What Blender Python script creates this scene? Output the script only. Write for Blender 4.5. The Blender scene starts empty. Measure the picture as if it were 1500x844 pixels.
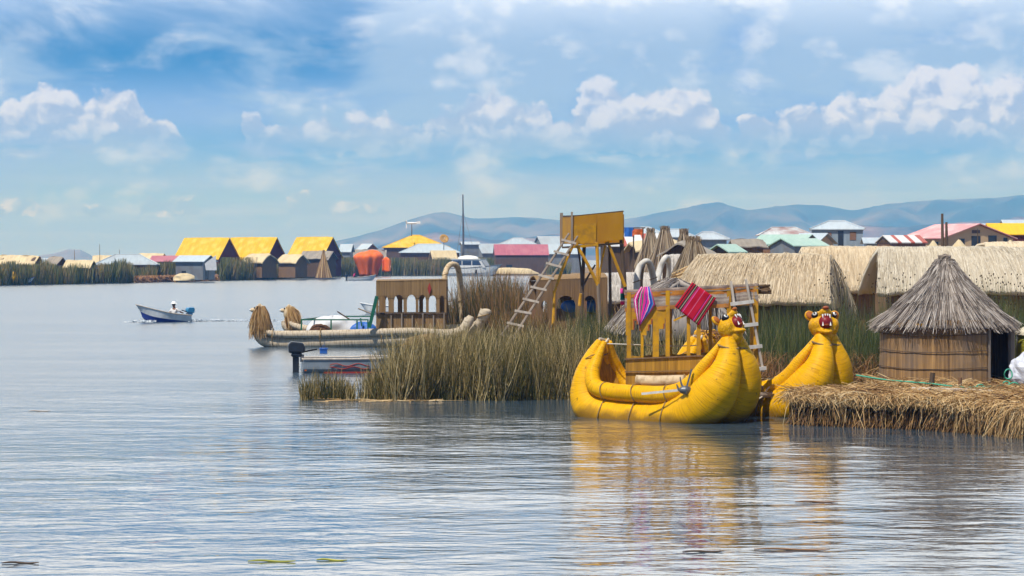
import bpy, bmesh, math, random
import numpy as np
from mathutils import Vector, Matrix, noise

random.seed(7); RNG = np.random.default_rng(7)
SC = bpy.context.scene
COL = SC.collection
F, H, YH = 3500.0, 3.5, 378.0          # focal length in photo pixels, eye height above the lake, horizon row
R = math.radians
U = random.uniform

def X(px, d): return (px - 750.0) * d / F
def Z(py, d): return H - (py - YH) * d / F
def P(px, py, d): return Vector((X(px, d), d, Z(py, d)))
def W(px, d, z): return Vector((X(px, d), d, z))

# ------------------------------------------------------------------ materials
def nodes_of(m):
    m.use_nodes = True
    nt = m.node_tree; nt.nodes.clear()
    return nt

def mat(name, c1, c2=None, scale=(1, 1, 1), rough=.7, bump=0.0, coord='Object', detail=4.0, blot=None, spec=.3,
        lo=.3, hi=.7, metal=0.0, bdist=.02, c3=None):
    """noise stretched by scale mixes c1..c2; blot=(scale, amount, colour) adds wear in large patches"""
    m = bpy.data.materials.new(name); nt = nodes_of(m); N = nt.nodes; L = nt.links
    out = N.new('ShaderNodeOutputMaterial'); b = N.new('ShaderNodeBsdfPrincipled')
    L.new(b.outputs[0], out.inputs[0])
    b.inputs['Roughness'].default_value = rough; b.inputs['Metallic'].default_value = metal
    b.inputs['Specular IOR Level'].default_value = spec
    b.inputs['Base Color'].default_value = (*c1, 1)
    if c2 is None: return m
    tc = N.new('ShaderNodeTexCoord'); mp = N.new('ShaderNodeMapping'); mp.inputs['Scale'].default_value = scale
    L.new(tc.outputs[coord], mp.inputs[0])
    nz = N.new('ShaderNodeTexNoise'); nz.inputs['Scale'].default_value = 1; nz.inputs['Detail'].default_value = detail
    L.new(mp.outputs[0], nz.inputs['Vector'])
    rp = N.new('ShaderNodeValToRGB'); e = rp.color_ramp.elements
    e[0].position = lo; e[0].color = (*c1, 1); e[1].position = hi; e[1].color = (*c2, 1)
    if c3: k = e.new((lo + hi) / 2); k.color = (*c3, 1)
    L.new(nz.outputs[0], rp.inputs[0]); col = rp.outputs[0]
    if blot:
        n2 = N.new('ShaderNodeTexNoise'); n2.inputs['Scale'].default_value = blot[0]; n2.inputs['Detail'].default_value = 5
        L.new(tc.outputs['Object'], n2.inputs['Vector'])
        r2 = N.new('ShaderNodeValToRGB'); r2.color_ramp.elements[0].position = .45; r2.color_ramp.elements[1].position = .68
        r2.color_ramp.elements[1].color = (blot[1],) * 3 + (1,)
        L.new(n2.outputs[0], r2.inputs[0])
        mx = N.new('ShaderNodeMix'); mx.data_type = 'RGBA'
        L.new(r2.outputs[0], mx.inputs[0]); L.new(col, mx.inputs[6]); mx.inputs[7].default_value = (*blot[2], 1)
        col = mx.outputs[2]
    L.new(col, b.inputs['Base Color'])
    if bump:
        bp = N.new('ShaderNodeBump'); bp.inputs['Strength'].default_value = bump; bp.inputs['Distance'].default_value = bdist
        L.new(nz.outputs[0], bp.inputs['Height']); L.new(bp.outputs[0], b.inputs['Normal'])
    return m

def strand_mat(name, cols, rough=.65, spec=.25, trans=0.0):
    """colour of each stalk picked from a ramp by its own random number"""
    m = bpy.data.materials.new(name); nt = nodes_of(m); N = nt.nodes; L = nt.links
    out = N.new('ShaderNodeOutputMaterial'); b = N.new('ShaderNodeBsdfPrincipled'); L.new(b.outputs[0], out.inputs[0])
    b.inputs['Roughness'].default_value = rough; b.inputs['Specular IOR Level'].default_value = spec
    at = N.new('ShaderNodeAttribute'); at.attribute_name = 'rnd'
    rp = N.new('ShaderNodeValToRGB'); e = rp.color_ramp.elements
    while len(e) < len(cols): e.new(.5)
    for i, c in enumerate(cols):
        e[i].position = i / (len(cols) - 1); e[i].color = (*c, 1)
    L.new(at.outputs['Fac'], rp.inputs[0]); L.new(rp.outputs[0], b.inputs['Base Color'])
    return m

def stripe_mat(name, stops, coord='UV', axis=0, rough=.85, scale=1.0, weave=0.0):
    """woven stripes: stops = [(pos, colour)...] constant bands along one axis of the cloth"""
    m = bpy.data.materials.new(name); nt = nodes_of(m); N = nt.nodes; L = nt.links
    out = N.new('ShaderNodeOutputMaterial'); b = N.new('ShaderNodeBsdfPrincipled'); L.new(b.outputs[0], out.inputs[0])
    b.inputs['Roughness'].default_value = rough; b.inputs['Specular IOR Level'].default_value = .15
    tc = N.new('ShaderNodeTexCoord'); sp = N.new('ShaderNodeSeparateXYZ'); L.new(tc.outputs[coord], sp.inputs[0])
    mu = N.new('ShaderNodeMath'); mu.operation = 'MULTIPLY'; mu.inputs[1].default_value = scale; L.new(sp.outputs[axis], mu.inputs[0])
    src = mu.outputs[0]
    if weave:
        nz = N.new('ShaderNodeTexNoise'); nz.inputs['Scale'].default_value = 25; nz.inputs['Detail'].default_value = 2
        L.new(tc.outputs['Object'], nz.inputs[0])
        ma = N.new('ShaderNodeMath'); ma.operation = 'MULTIPLY_ADD'; ma.inputs[1].default_value = weave; L.new(nz.outputs[0], ma.inputs[0]); L.new(src, ma.inputs[2]); src = ma.outputs[0]
    rp = N.new('ShaderNodeValToRGB'); rp.color_ramp.interpolation = 'CONSTANT'; e = rp.color_ramp.elements
    while len(e) < len(stops): e.new(.5)
    for i, (p, c) in enumerate(stops): e[i].position = p; e[i].color = (*c, 1)
    L.new(src, rp.inputs[0]); L.new(rp.outputs[0], b.inputs['Base Color'])
    return m

def metal_mat(name, c1, c2, rust=None, pitch=.12, rough=.45):
    """corrugated sheet: ribs across the ridge, streaks and rust down the slope"""
    m = mat(name, c1, c2, (3, .5, .5), rough, 0, blot=rust, spec=.5, detail=6)
    nt = m.node_tree; N = nt.nodes; L = nt.links; b = [n for n in N if n.type == 'BSDF_PRINCIPLED'][0]
    tc = N.new('ShaderNodeTexCoord'); wv = N.new('ShaderNodeTexWave'); wv.inputs['Scale'].default_value = .314 / pitch
    wv.bands_direction = 'X'; L.new(tc.outputs['Object'], wv.inputs[0])
    bp = N.new('ShaderNodeBump'); bp.inputs['Strength'].default_value = .6; bp.inputs['Distance'].default_value = .03
    L.new(wv.outputs[0], bp.inputs['Height']); L.new(bp.outputs[0], b.inputs['Normal'])
    return m

def wrap_mat(name, c1, c2, c3, ring=60., fibre=14., rough=.5, bump=.5, wear=None, spec=.4, wet=None):
    """reed bundle bound by a close spiral of cord: rings along the tube, fibres and stains"""
    m = bpy.data.materials.new(name); nt = nodes_of(m); N = nt.nodes; L = nt.links
    out = N.new('ShaderNodeOutputMaterial'); b = N.new('ShaderNodeBsdfPrincipled'); L.new(b.outputs[0], out.inputs[0])
    b.inputs['Roughness'].default_value = rough; b.inputs['Specular IOR Level'].default_value = spec
    tc = N.new('ShaderNodeTexCoord')
    mp = N.new('ShaderNodeMapping'); mp.inputs['Scale'].default_value = (ring, 3.5, 1); L.new(tc.outputs['UV'], mp.inputs[0])
    n1 = N.new('ShaderNodeTexNoise'); n1.noise_dimensions = '2D'; n1.inputs['Scale'].default_value = 1; n1.inputs['Detail'].default_value = 3; L.new(mp.outputs[0], n1.inputs[0])
    mp2 = N.new('ShaderNodeMapping'); mp2.inputs['Scale'].default_value = (1.3, fibre, 1); L.new(tc.outputs['UV'], mp2.inputs[0])
    n2 = N.new('ShaderNodeTexNoise'); n2.inputs['Scale'].default_value = 2.; n2.inputs['Detail'].default_value = 5; L.new(tc.outputs['Object'], n2.inputs[0])
    n3 = N.new('ShaderNodeTexNoise'); n3.noise_dimensions = '2D'; n3.inputs['Scale'].default_value = 1; n3.inputs['Detail'].default_value = 2; L.new(mp2.outputs[0], n3.inputs[0])
    rp = N.new('ShaderNodeValToRGB'); e = rp.color_ramp.elements; e[0].position = .33; e[0].color = (*c2, 1); e[1].position = .55; e[1].color = (*c1, 1)
    L.new(n1.outputs[0], rp.inputs[0])
    r2 = N.new('ShaderNodeValToRGB'); r2.color_ramp.elements[0].position = .5; r2.color_ramp.elements[1].position = .75; r2.color_ramp.elements[1].color = (.75, .75, .75, 1)
    L.new(n2.outputs[0], r2.inputs[0])
    mx = N.new('ShaderNodeMix'); mx.data_type = 'RGBA'; L.new(r2.outputs[0], mx.inputs[0]); L.new(rp.outputs[0], mx.inputs[6]); mx.inputs[7].default_value = (*c3, 1)
    col = mx.outputs[2]
    if wear:
        n4 = N.new('ShaderNodeTexNoise'); n4.inputs['Scale'].default_value = 9; n4.inputs['Detail'].default_value = 5; L.new(tc.outputs['Object'], n4.inputs[0])
        r4 = N.new('ShaderNodeValToRGB'); r4.color_ramp.elements[0].position = .66; r4.color_ramp.elements[1].position = .74; L.new(n4.outputs[0], r4.inputs[0])
        m4 = N.new('ShaderNodeMix'); m4.data_type = 'RGBA'; L.new(r4.outputs[0], m4.inputs[0]); L.new(col, m4.inputs[6]); m4.inputs[7].default_value = (*wear, 1); col = m4.outputs[2]
    if wet:                                              # dirty band the lake leaves along the bottom of the bundles
        sz = N.new('ShaderNodeSeparateXYZ'); L.new(tc.outputs['Object'], sz.inputs[0])
        az_ = N.new('ShaderNodeMath'); az_.operation = 'MULTIPLY_ADD'; az_.inputs[1].default_value = .5; L.new(n2.outputs[0], az_.inputs[0]); L.new(sz.outputs[2], az_.inputs[2])
        mr = N.new('ShaderNodeMapRange'); mr.inputs[1].default_value = .30; mr.inputs[2].default_value = .48; mr.inputs[3].default_value = .85; mr.inputs[4].default_value = 0; L.new(az_.outputs[0], mr.inputs[0])
        m5 = N.new('ShaderNodeMix'); m5.data_type = 'RGBA'; L.new(mr.outputs[0], m5.inputs[0]); L.new(col, m5.inputs[6]); m5.inputs[7].default_value = (*wet, 1); col = m5.outputs[2]
    L.new(col, b.inputs['Base Color'])
    ad = N.new('ShaderNodeMath'); ad.operation = 'MULTIPLY_ADD'; ad.inputs[1].default_value = .5; L.new(n3.outputs[0], ad.inputs[0]); L.new(n1.outputs[0], ad.inputs[2])
    bp = N.new('ShaderNodeBump'); bp.inputs['Strength'].default_value = bump; bp.inputs['Distance'].default_value = .025
    L.new(ad.outputs[0], bp.inputs['Height']); L.new(bp.outputs[0], b.inputs['Normal'])
    return m

M = {}
M['yellow_reed'] = wrap_mat('yellow_reed', (.77, .41, .002), (.58, .285, .002), (.64, .31, .002), 42, 14, .5, .34, wear=(.28, .14, .01), spec=.15, wet=(.20, .10, .012))
M['pale_reed'] = wrap_mat('pale_reed', (.55, .46, .34), (.33, .26, .18), (.42, .36, .28), 22, 30, .7, .6, wear=(.10, .08, .06), spec=.2)
M['roll_reed'] = wrap_mat('roll_reed', (.60, .47, .30), (.42, .30, .17), (.5, .38, .24), 8, 60, .7, .6, spec=.2)
M['cord'] = mat('cord', (.20, .12, .04), (.30, .20, .09), (30, 30, 30), .9)
M['white_cord'] = mat('white_cord', (.62, .58, .5), (.5, .45, .38), (30, 30, 30), .9)
M['green_rope'] = mat('green_rope', (.05, .30, .20), (.09, .42, .28), (40, 40, 40), .7)
M['yellow_paint'] = mat('yellow_paint', (.62, .32, .005), (.48, .235, .005), (4, 4, 1.2), .6, .15, blot=(6, .5, (.22, .12, .03)))
M['tower_yellow'] = mat('tower_yellow', (.50, .25, .005), (.42, .19, .005), (2, 2, .8), .6, .1, blot=(3, .35, (.40, .19, .01)))
M['wood_grey'] = mat('wood_grey', (.30, .25, .20), (.18, .14, .11), (9, 9, 1.2), .85, .4)
M['wood_dark'] = mat('wood_dark', (.075, .05, .033), (.13, .09, .06), (9, 9, 1.2), .85, .4)
M['wood_pale'] = mat('wood_pale', (.56, .50, .43), (.40, .34, .28), (8, 8, 2), .8, .4)
M['wood_white'] = mat('wood_white', (.68, .66, .62), (.48, .45, .4), (8, 8, 2), .8, .3)
M['thatch_cream'] = strand_mat('thatch_cream', [(.46, .36, .23), (.58, .46, .31), (.64, .53, .37), (.69, .59, .44)])
M['thatch_cream2'] = strand_mat('thatch_cream2', [(.46, .39, .29), (.55, .48, .37), (.61, .55, .44), (.67, .61, .50)])
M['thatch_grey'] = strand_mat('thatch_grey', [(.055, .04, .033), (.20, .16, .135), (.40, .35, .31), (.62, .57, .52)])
M['thatch_greylight'] = strand_mat('thatch_greylight', [(.34, .30, .26), (.46, .42, .38), (.54, .50, .46), (.60, .57, .52)])
M['far_cream'] = mat('far_cream', (.66, .55, .35), (.52, .41, .24), (3, .4, .4), .85, .5, blot=(.6, .4, (.48, .38, .24)))
M['far_grey_thatch'] = mat('far_grey_thatch', (.34, .30, .25), (.22, .19, .16), (3, .4, .4), .9, .5)
M['far_yellow'] = mat('far_yellow', (.76, .46, .008), (.60, .34, .008), (2.2, .35, .35), .6, .3, blot=(.8, .7, (.80, .58, .13)), detail=6)
M['flat_yellow'] = mat('flat_yellow', (.80, .50, .005), (.72, .42, .005), (4, .5, .5), .5, .2)
M['maroon'] = mat('maroon', (.13, .022, .020), (.095, .017, .016), (.4, 3, 3), .7)
M['mat_brown'] = mat('mat_brown', (.27, .165, .075), (.15, .085, .04), (22, 22, .8), .85, .6, blot=(1.3, .5, (.17, .12, .08)))
M['mat_dark'] = mat('mat_dark', (.14, .085, .045), (.075, .045, .025), (16, 16, .7), .9, .6)
M['mat_tan'] = mat('mat_tan', (.31, .195, .088), (.16, .095, .042), (24, 24, .5), .85, .6, blot=(1.1, .45, (.28, .18, .08)))
M['mat_yellow'] = mat('mat_yellow', (.54, .285, .03), (.24, .12, .012), (26, 26, .5), .7, .6, blot=(2.2, .4, (.28, .15, .03)))
M['zinc'] = metal_mat('zinc', (.46, .53, .58), (.36, .43, .49), rust=(.4, .35, (.34, .30, .27)))
M['zinc_pale'] = metal_mat('zinc_pale', (.50, .58, .64), (.40, .48, .54), rust=(.5, .3, (.42, .42, .42)))
M['zinc_rusty'] = metal_mat('zinc_rusty', (.58, .60, .60), (.45, .46, .47), rust=(.55, .9, (.24, .075, .05)))
M['zinc_green'] = metal_mat('zinc_green', (.36, .54, .46), (.28, .45, .38), rust=(.5, .4, (.46, .55, .50)))
M['roof_pink'] = metal_mat('roof_pink', (.46, .14, .18), (.38, .10, .14), rust=(.7, .5, (.52, .22, .24)))
M['roof_pale_pink'] = metal_mat('roof_pale_pink', (.60, .26, .26), (.55, .20, .21), rust=(.6, .8, (.68, .48, .46)))
M['stripe_roof'] = stripe_mat('stripe_roof', [(0, (.6, .6, .6)), (.2, (.42, .10, .07)), (.3, (.62, .62, .62)), (.55, (.40, .09, .06)), (.66, (.62, .62, .62)), (.85, (.42, .11, .08))], rough=.5)
M['wall_grey'] = metal_mat('wall_grey', (.22, .25, .28), (.16, .18, .20), rust=(.8, .4, (.13, .08, .06)))
M['wall_blue'] = metal_mat('wall_blue', (.28, .34, .40), (.20, .26, .31), rust=(.7, .4, (.17, .15, .15)))
M['wall_brown'] = mat('wall_brown', (.13, .085, .06), (.09, .06, .045), (6, 6, .7), .85, .3)
M['wall_cream'] = mat('wall_cream', (.60, .44, .27), (.54, .39, .23), (1, 1, 1), .9)
M['window_dark'] = mat('window_dark', (.022, .026, .03), rough=.25, spec=.5)
M['wall_plank'] = mat('wall_plank', (.26, .14, .075), (.15, .08, .045), (14, 14, .6), .85, .4)
M['hull_white'] = mat('hull_white', (.66, .68, .69), (.56, .58, .6), (3, 3, 3), .35, spec=.5, blot=(3, .3, (.42, .43, .42)))
M['hull_blue'] = mat('hull_blue', (.02, .05, .30), (.02, .04, .22), (3, 3, 3), .35, spec=.5)
M['hull_alu'] = mat('hull_alu', (.28, .32, .36), (.20, .24, .27), (2, 2, 6), .4, spec=.5, blot=(4, .4, (.24, .25, .26)))
M['motor_black'] = mat('motor_black', (.014, .017, .024), (.022, .026, .034), (5, 5, 5), .3, spec=.5)
M['motor_blue'] = mat('motor_blue', (.03, .22, .42), (.03, .17, .34), (5, 5, 5), .35, spec=.5)
M['orange_paint'] = mat('orange_paint', (.62, .13, .03), (.5, .1, .02), (5, 5, 5), .6)
M['orange_tarp'] = mat('orange_tarp', (.86, .17, .012), (.76, .135, .010), (1, 1, 1), .55, .2)
M['red_paint'] = mat('red_paint', (.36, .035, .025), (.26, .03, .02), (8, 8, 8), .7)
M['green_paint'] = mat('green_paint', (.012, .13, .075), (.015, .10, .06), (5, 5, 5), .5)
M['white_tarp'] = mat('white_tarp', (.66, .67, .69), (.55, .57, .6), (3, 3, 3), .5, .3)
M['blue_tarp'] = mat('blue_tarp', (.03, .15, .52), (.03, .11, .40), (3, 3, 3), .5, .3)
M['brown_fur'] = mat('brown_fur', (.13, .06, .03), (.07, .035, .02), (14, 14, 14), .95, .8)
M['black'] = mat('black', (.008, .008, .009), rough=.4)
M['white'] = mat('white', (.8, .8, .78), rough=.4)
M['mouth_red'] = mat('mouth_red', (.23, .010, .012), (.16, .008, .01), (8, 8, 8), .45)
M['ear_brown'] = mat('ear_brown', (.42, .13, .02), (.3, .08, .015), (9, 9, 9), .7)
M['puma_yellow'] = mat('puma_yellow', (.76, .40, .003), (.50, .24, .003), (26, 26, 26), .5, .9, bdist=.02, spec=.2)
M['nose_red'] = mat('nose_red', (.30, .07, .02), rough=.5)
M['skin'] = mat('skin', (.22, .10, .06), rough=.6)
M['shirt_white'] = mat('shirt_white', (.72, .71, .69), (.62, .61, .6), (6, 6, 6), .85)
M['shirt_pink'] = mat('shirt_pink', (.70, .035, .22), (.6, .03, .18), (6, 6, 6), .85)
M['cloth_dark'] = mat('cloth_dark', (.03, .035, .05), rough=.9)
M['hair'] = mat('hair', (.012, .009, .008), rough=.6)
M['glass_blue'] = mat('glass_blue', (.03, .06, .11), rough=.12, spec=.6)
M['steel'] = mat('steel', (.20, .21, .22), (.12, .12, .13), (8, 8, 8), .4, metal=.6)
M['peat'] = mat('peat', (.020, .015, .011), (.045, .032, .022), (6, 6, 10), .8, .8, bdist=.05)
M['ground_straw'] = mat('ground_straw', (.30, .20, .09), (.19, .12, .055), (8, 8, 8), .95, .8, bdist=.05, detail=7, blot=(.5, .7, (.10, .085, .035)))
M['straw'] = strand_mat('straw', [(.09, .045, .02), (.31, .17, .065), (.47, .29, .12), (.58, .40, .19), (.68, .53, .31)])
M['straw_grey'] = strand_mat('straw_grey', [(.13, .09, .06), (.28, .20, .13), (.38, .30, .20), (.46, .38, .28)])
M['straw_red'] = strand_mat('straw_red', [(.16, .07, .03), (.30, .15, .06), (.42, .25, .11), (.5, .34, .17)])
M['reeds_mix'] = strand_mat('reeds_mix', [(.024, .032, .009), (.055, .060, .016), (.125, .10, .028), (.25, .18, .065), (.42, .32, .14), (.56, .45, .24)])
M['far_reeds'] = strand_mat('far_reeds', [(.06, .08, .025), (.12, .14, .04), (.21, .18, .065), (.30, .205, .09), (.38, .28, .14)])
M['dish_ochre'] = mat('dish_ochre', (.50, .30, .06), (.40, .22, .04), (3, 3, 3), .5)
M['reeds_green'] = strand_mat('reeds_green', [(.022, .036, .012), (.038, .060, .018), (.065, .090, .024), (.10, .11, .032), (.17, .15, .06), (.30, .24, .11)])
M['reeds_brown'] = strand_mat('reeds_brown', [(.030, .042, .013), (.06, .062, .018), (.14, .085, .030), (.22, .12, .045), (.30, .17, .065), (.40, .26, .11)])
M['hut_mat'] = mat('hut_mat', (.44, .26, .105), (.15, .085, .038), (16, 16, .4), .85, .7, blot=(1.6, .6, (.16, .13, .11)))
M['seed_head'] = mat('seed_head', (.035, .02, .013), rough=.9)
M['foam'] = mat('foam', (.72, .76, .80), (.55, .62, .68), (4, 4, 4), .8)
M['sack'] = mat('sack', (.62, .64, .70), (.46, .48, .56), (6, 6, 6), .4, .5, spec=.5)
M['drum'] = mat('drum', (.30, .27, .02), (.22, .20, .02), (6, 6, 6), .5)
M['pale_lid'] = mat('pale_lid', (.6, .55, .42), (.5, .45, .34), (9, 9, 9), .8)

# ------------------------------------------------------------------ mesh helpers
def wmat(o):
    m = o.matrix_basis.copy()
    while o.parent is not None: o = o.parent; m = o.matrix_basis @ m
    return m

def catmull(pts, rads, sub):
    if sub < 2: return [Vector(p) for p in pts], list(rads)
    A = [np.array([*p, r], float) for p, r in zip(pts, rads)]
    A = [2 * A[0] - A[1]] + A + [2 * A[-1] - A[-2]]
    out = []
    for i in range(1, len(A) - 2):
        p0, p1, p2, p3 = A[i - 1:i + 3]
        for k in range(sub):
            t = k / sub
            out.append(.5 * (2 * p1 + (p2 - p0) * t + (2 * p0 - 5 * p1 + 4 * p2 - p3) * t * t + (3 * p1 - p0 - 3 * p2 + p3) * t ** 3))
    out.append(A[-2])
    return [Vector(o[:3]) for o in out], [max(.002, o[3]) for o in out]

class MB:
    def __init__(s): s.v = []; s.f = []; s.uv = []; s.mi = []; s.m = 0
    def add(s, vs, fs, uvs=None):
        b = len(s.v); s.v += [tuple(v) for v in vs]
        for i, f in enumerate(fs):
            s.f.append([b + k for k in f]); s.uv.append(uvs[i] if uvs else None); s.mi.append(s.m)
        return s
    def box(s, c, size, rot=None):
        hx, hy, hz = (k / 2 for k in size); c = Vector(c)
        vs = [Vector((x, y, z)) for x in (-hx, hx) for y in (-hy, hy) for z in (-hz, hz)]
        if rot is not None:
            Rm = rot if isinstance(rot, Matrix) else Matrix.Rotation(rot, 3, 'Z')
            vs = [Rm @ v for v in vs]
        return s.add([c + v for v in vs], [(0, 1, 3, 2), (4, 6, 7, 5), (0, 4, 5, 1), (2, 3, 7, 6), (0, 2, 6, 4), (1, 5, 7, 3)])
    def beam(s, p, q, w, h=None):
        p, q = Vector(p), Vector(q); h = h or w; d = q - p; L = d.length; d.normalize()
        up = Vector((0, 0, 1)) if abs(d.z) < .95 else Vector((0, 1, 0))
        a = d.cross(up).normalized(); b = a.cross(d)
        Rm = Matrix((d, a, b)).transposed()
        return s.box((p + q) / 2, (L, w, h), Rm)
    def tube(s, pts, rads, n=8, sub=1, caps=True, closed=False, squash=1.0, jit=0.0):
        if not isinstance(rads, (list, tuple)): rads = [rads] * len(pts)
        pts, rads = catmull(pts, rads, sub); b = len(s.v); m = len(pts)
        t0 = (pts[1] - pts[0]).normalized()
        nrm = t0.orthogonal().normalized(); u = 0; rows = []; us = []
        for i in range(m):
            a = pts[i - 1] if i else (pts[-1] if closed else pts[0]); c = pts[i + 1] if i < m - 1 else (pts[0] if closed else pts[-1])
            t = (c - a).normalized()
            nrm = (nrm - t * nrm.dot(t)).normalized(); bn = t.cross(nrm)
            if i: u += (pts[i] - pts[i - 1]).length
            us.append(u); row = []
            for k in range(n):
                an = 2 * math.pi * k / n; rr = rads[i] * (1 + (U(-jit, jit) if jit else 0))
                o = (nrm * math.cos(an) + bn * math.sin(an)) * rr
                if squash != 1: o.z *= squash
                row.append(len(s.v)); s.v.append(tuple(pts[i] + o))
            rows.append(row)
        rng = range(m if closed else m - 1)
        for i in rng:
            j = (i + 1) % m
            for k in range(n):
                l = (k + 1) % n
                s.f.append([rows[i][k], rows[i][l], rows[j][l], rows[j][k]]); s.mi.append(s.m)
                uj = us[j] if j else us[-1] + .05
                s.uv.append([(us[i], k / n), (us[i], (k + 1) / n), (uj, (k + 1) / n), (uj, k / n)])
        if caps and not closed:
            for row, uu in ((rows[0][::-1], us[0]), (rows[-1], us[-1])):
                s.f.append(list(row)); s.mi.append(s.m); s.uv.append([(uu, k / n) for k in range(n)])
        return s
    def ell(s, c, r, Rm=None, nu=16, nv=10):
        c = Vector(c); vs = []; fs = []
        for j in range(nv + 1):
            th = math.pi * j / nv
            for i in range(nu):
                ph = 2 * math.pi * i / nu
                v = Vector((r[0] * math.sin(th) * math.cos(ph), r[1] * math.sin(th) * math.sin(ph), r[2] * math.cos(th)))
                vs.append(c + (Rm @ v if Rm else v))
        for j in range(nv):
            for i in range(nu):
                k = (i + 1) % nu
                if j == 0: fs.append((0, (j + 1) * nu + i, (j + 1) * nu + k))
                elif j == nv - 1: fs.append((j * nu + i, (j + 1) * nu, j * nu + k))
                else: fs.append((j * nu + i, (j + 1) * nu + i, (j + 1) * nu + k, j * nu + k))
        return s.add(vs, fs)
    def lathe(s, prof, c=(0, 0, 0), n=24, jit=0.0):
        c = Vector(c); vs = []; fs = []
        for (r, z) in prof:
            for i in range(n):
                a = 2 * math.pi * i / n; rr = r * (1 + U(-jit, jit)); vs.append(c + Vector((rr * math.cos(a), rr * math.sin(a), z + U(-jit, jit) * .3)))
        for j in range(len(prof) - 1):
            for i in range(n):
                k = (i + 1) % n; fs.append((j * n + i, j * n + k, (j + 1) * n + k, (j + 1) * n + i))
        return s.add(vs, fs)
    def extrude(s, poly, vec):
        n = len(poly); a = [Vector(p) for p in poly]; b = [p + Vector(vec) for p in a]
        return s.add(a + b, [tuple(range(n))[::-1], tuple(range(n, 2 * n))] + [(i, (i + 1) % n, n + (i + 1) % n, n + i) for i in range(n)])
    def slab(s, grid, vec, uv=True):
        """sheet of points grid[r][c] thickened by vec"""
        nr, nc = len(grid), len(grid[0]); vec = Vector(vec)
        top = [Vector(p) for row in grid for p in row]; bot = [p + vec for p in top]; o = nr * nc
        fs = []; us = []
        for r in range(nr - 1):
            for c in range(nc - 1):
                q = (r * nc + c, r * nc + c + 1, (r + 1) * nc + c + 1, (r + 1) * nc + c)
                w = [(k % nc / (nc - 1), k // nc / (nr - 1)) for k in q]
                fs.append(q); us.append(w); fs.append(tuple(o + k for k in q[::-1])); us.append(w[::-1])
        edge = [(0, c) for c in range(nc)] + [(r, nc - 1) for r in range(1, nr)] + [(nr - 1, c) for c in range(nc - 2, -1, -1)] + [(r, 0) for r in range(nr - 2, 0, -1)]
        ids = [r * nc + c for r, c in edge]
        for i in range(len(ids)):
            a, b = ids[i], ids[(i + 1) % len(ids)]
            fs.append((a, o + a, o + b, b)); us.append([(a % nc / (nc - 1), a // nc / (nr - 1))] * 2 + [(b % nc / (nc - 1), b // nc / (nr - 1))] * 2)
        return s.add(top + bot, fs, us)
    def build(s, name, m, parent=None, smooth=False, world=False):
        me = bpy.data.meshes.new(name); vs = s.v
        if world and parent is not None:
            inv = wmat(parent).inverted()
            vs = [tuple(inv @ Vector(v)) for v in vs]
        me.from_pydata(vs, [], s.f)
        ul = me.uv_layers.new(name='UVMap'); k = 0
        dat = []
        for f, uv in zip(s.f, s.uv): dat += [c for q in uv for c in q] if uv else [0.0] * (2 * len(f))
        ul.data.foreach_set('uv', dat)
        me.polygons.foreach_set('material_index', s.mi)
        bm = bmesh.new(); bm.from_mesh(me); bmesh.ops.recalc_face_normals(bm, faces=bm.faces); bm.to_mesh(me); bm.free()
        if smooth: me.polygons.foreach_set('use_smooth', [True] * len(me.polygons))
        for mm in (m if isinstance(m, list) else [m]): me.materials.append(mm)
        o = bpy.data.objects.new(name, me); COL.objects.link(o)
        if parent is not None: o.parent = parent
        return o

def tag(o, label=None, cat=None, group=None, kind=None):
    if label: o['label'] = label
    if cat: o['category'] = cat
    if group: o['group'] = group
    if kind: o['kind'] = kind
    return o

def empty(name, loc, rz=0.0, label=None, cat=None, group=None):
    o = bpy.data.objects.new(name, None); COL.objects.link(o)
    o.location = loc; o.rotation_euler = (0, 0, rz); o.empty_display_size = .2
    o.matrix_basis = Matrix.Translation(Vector(loc)) @ Matrix.Rotation(rz, 4, 'Z')
    return tag(o, label, cat, group)

def kids(o): return [c for c in COL.objects if c.parent == o]
def copy_tree(o, parent=None, ch=None):
    c = o.copy(); COL.objects.link(c); c.parent = parent
    for k in kids(o): copy_tree(k, c)
    return c

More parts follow.
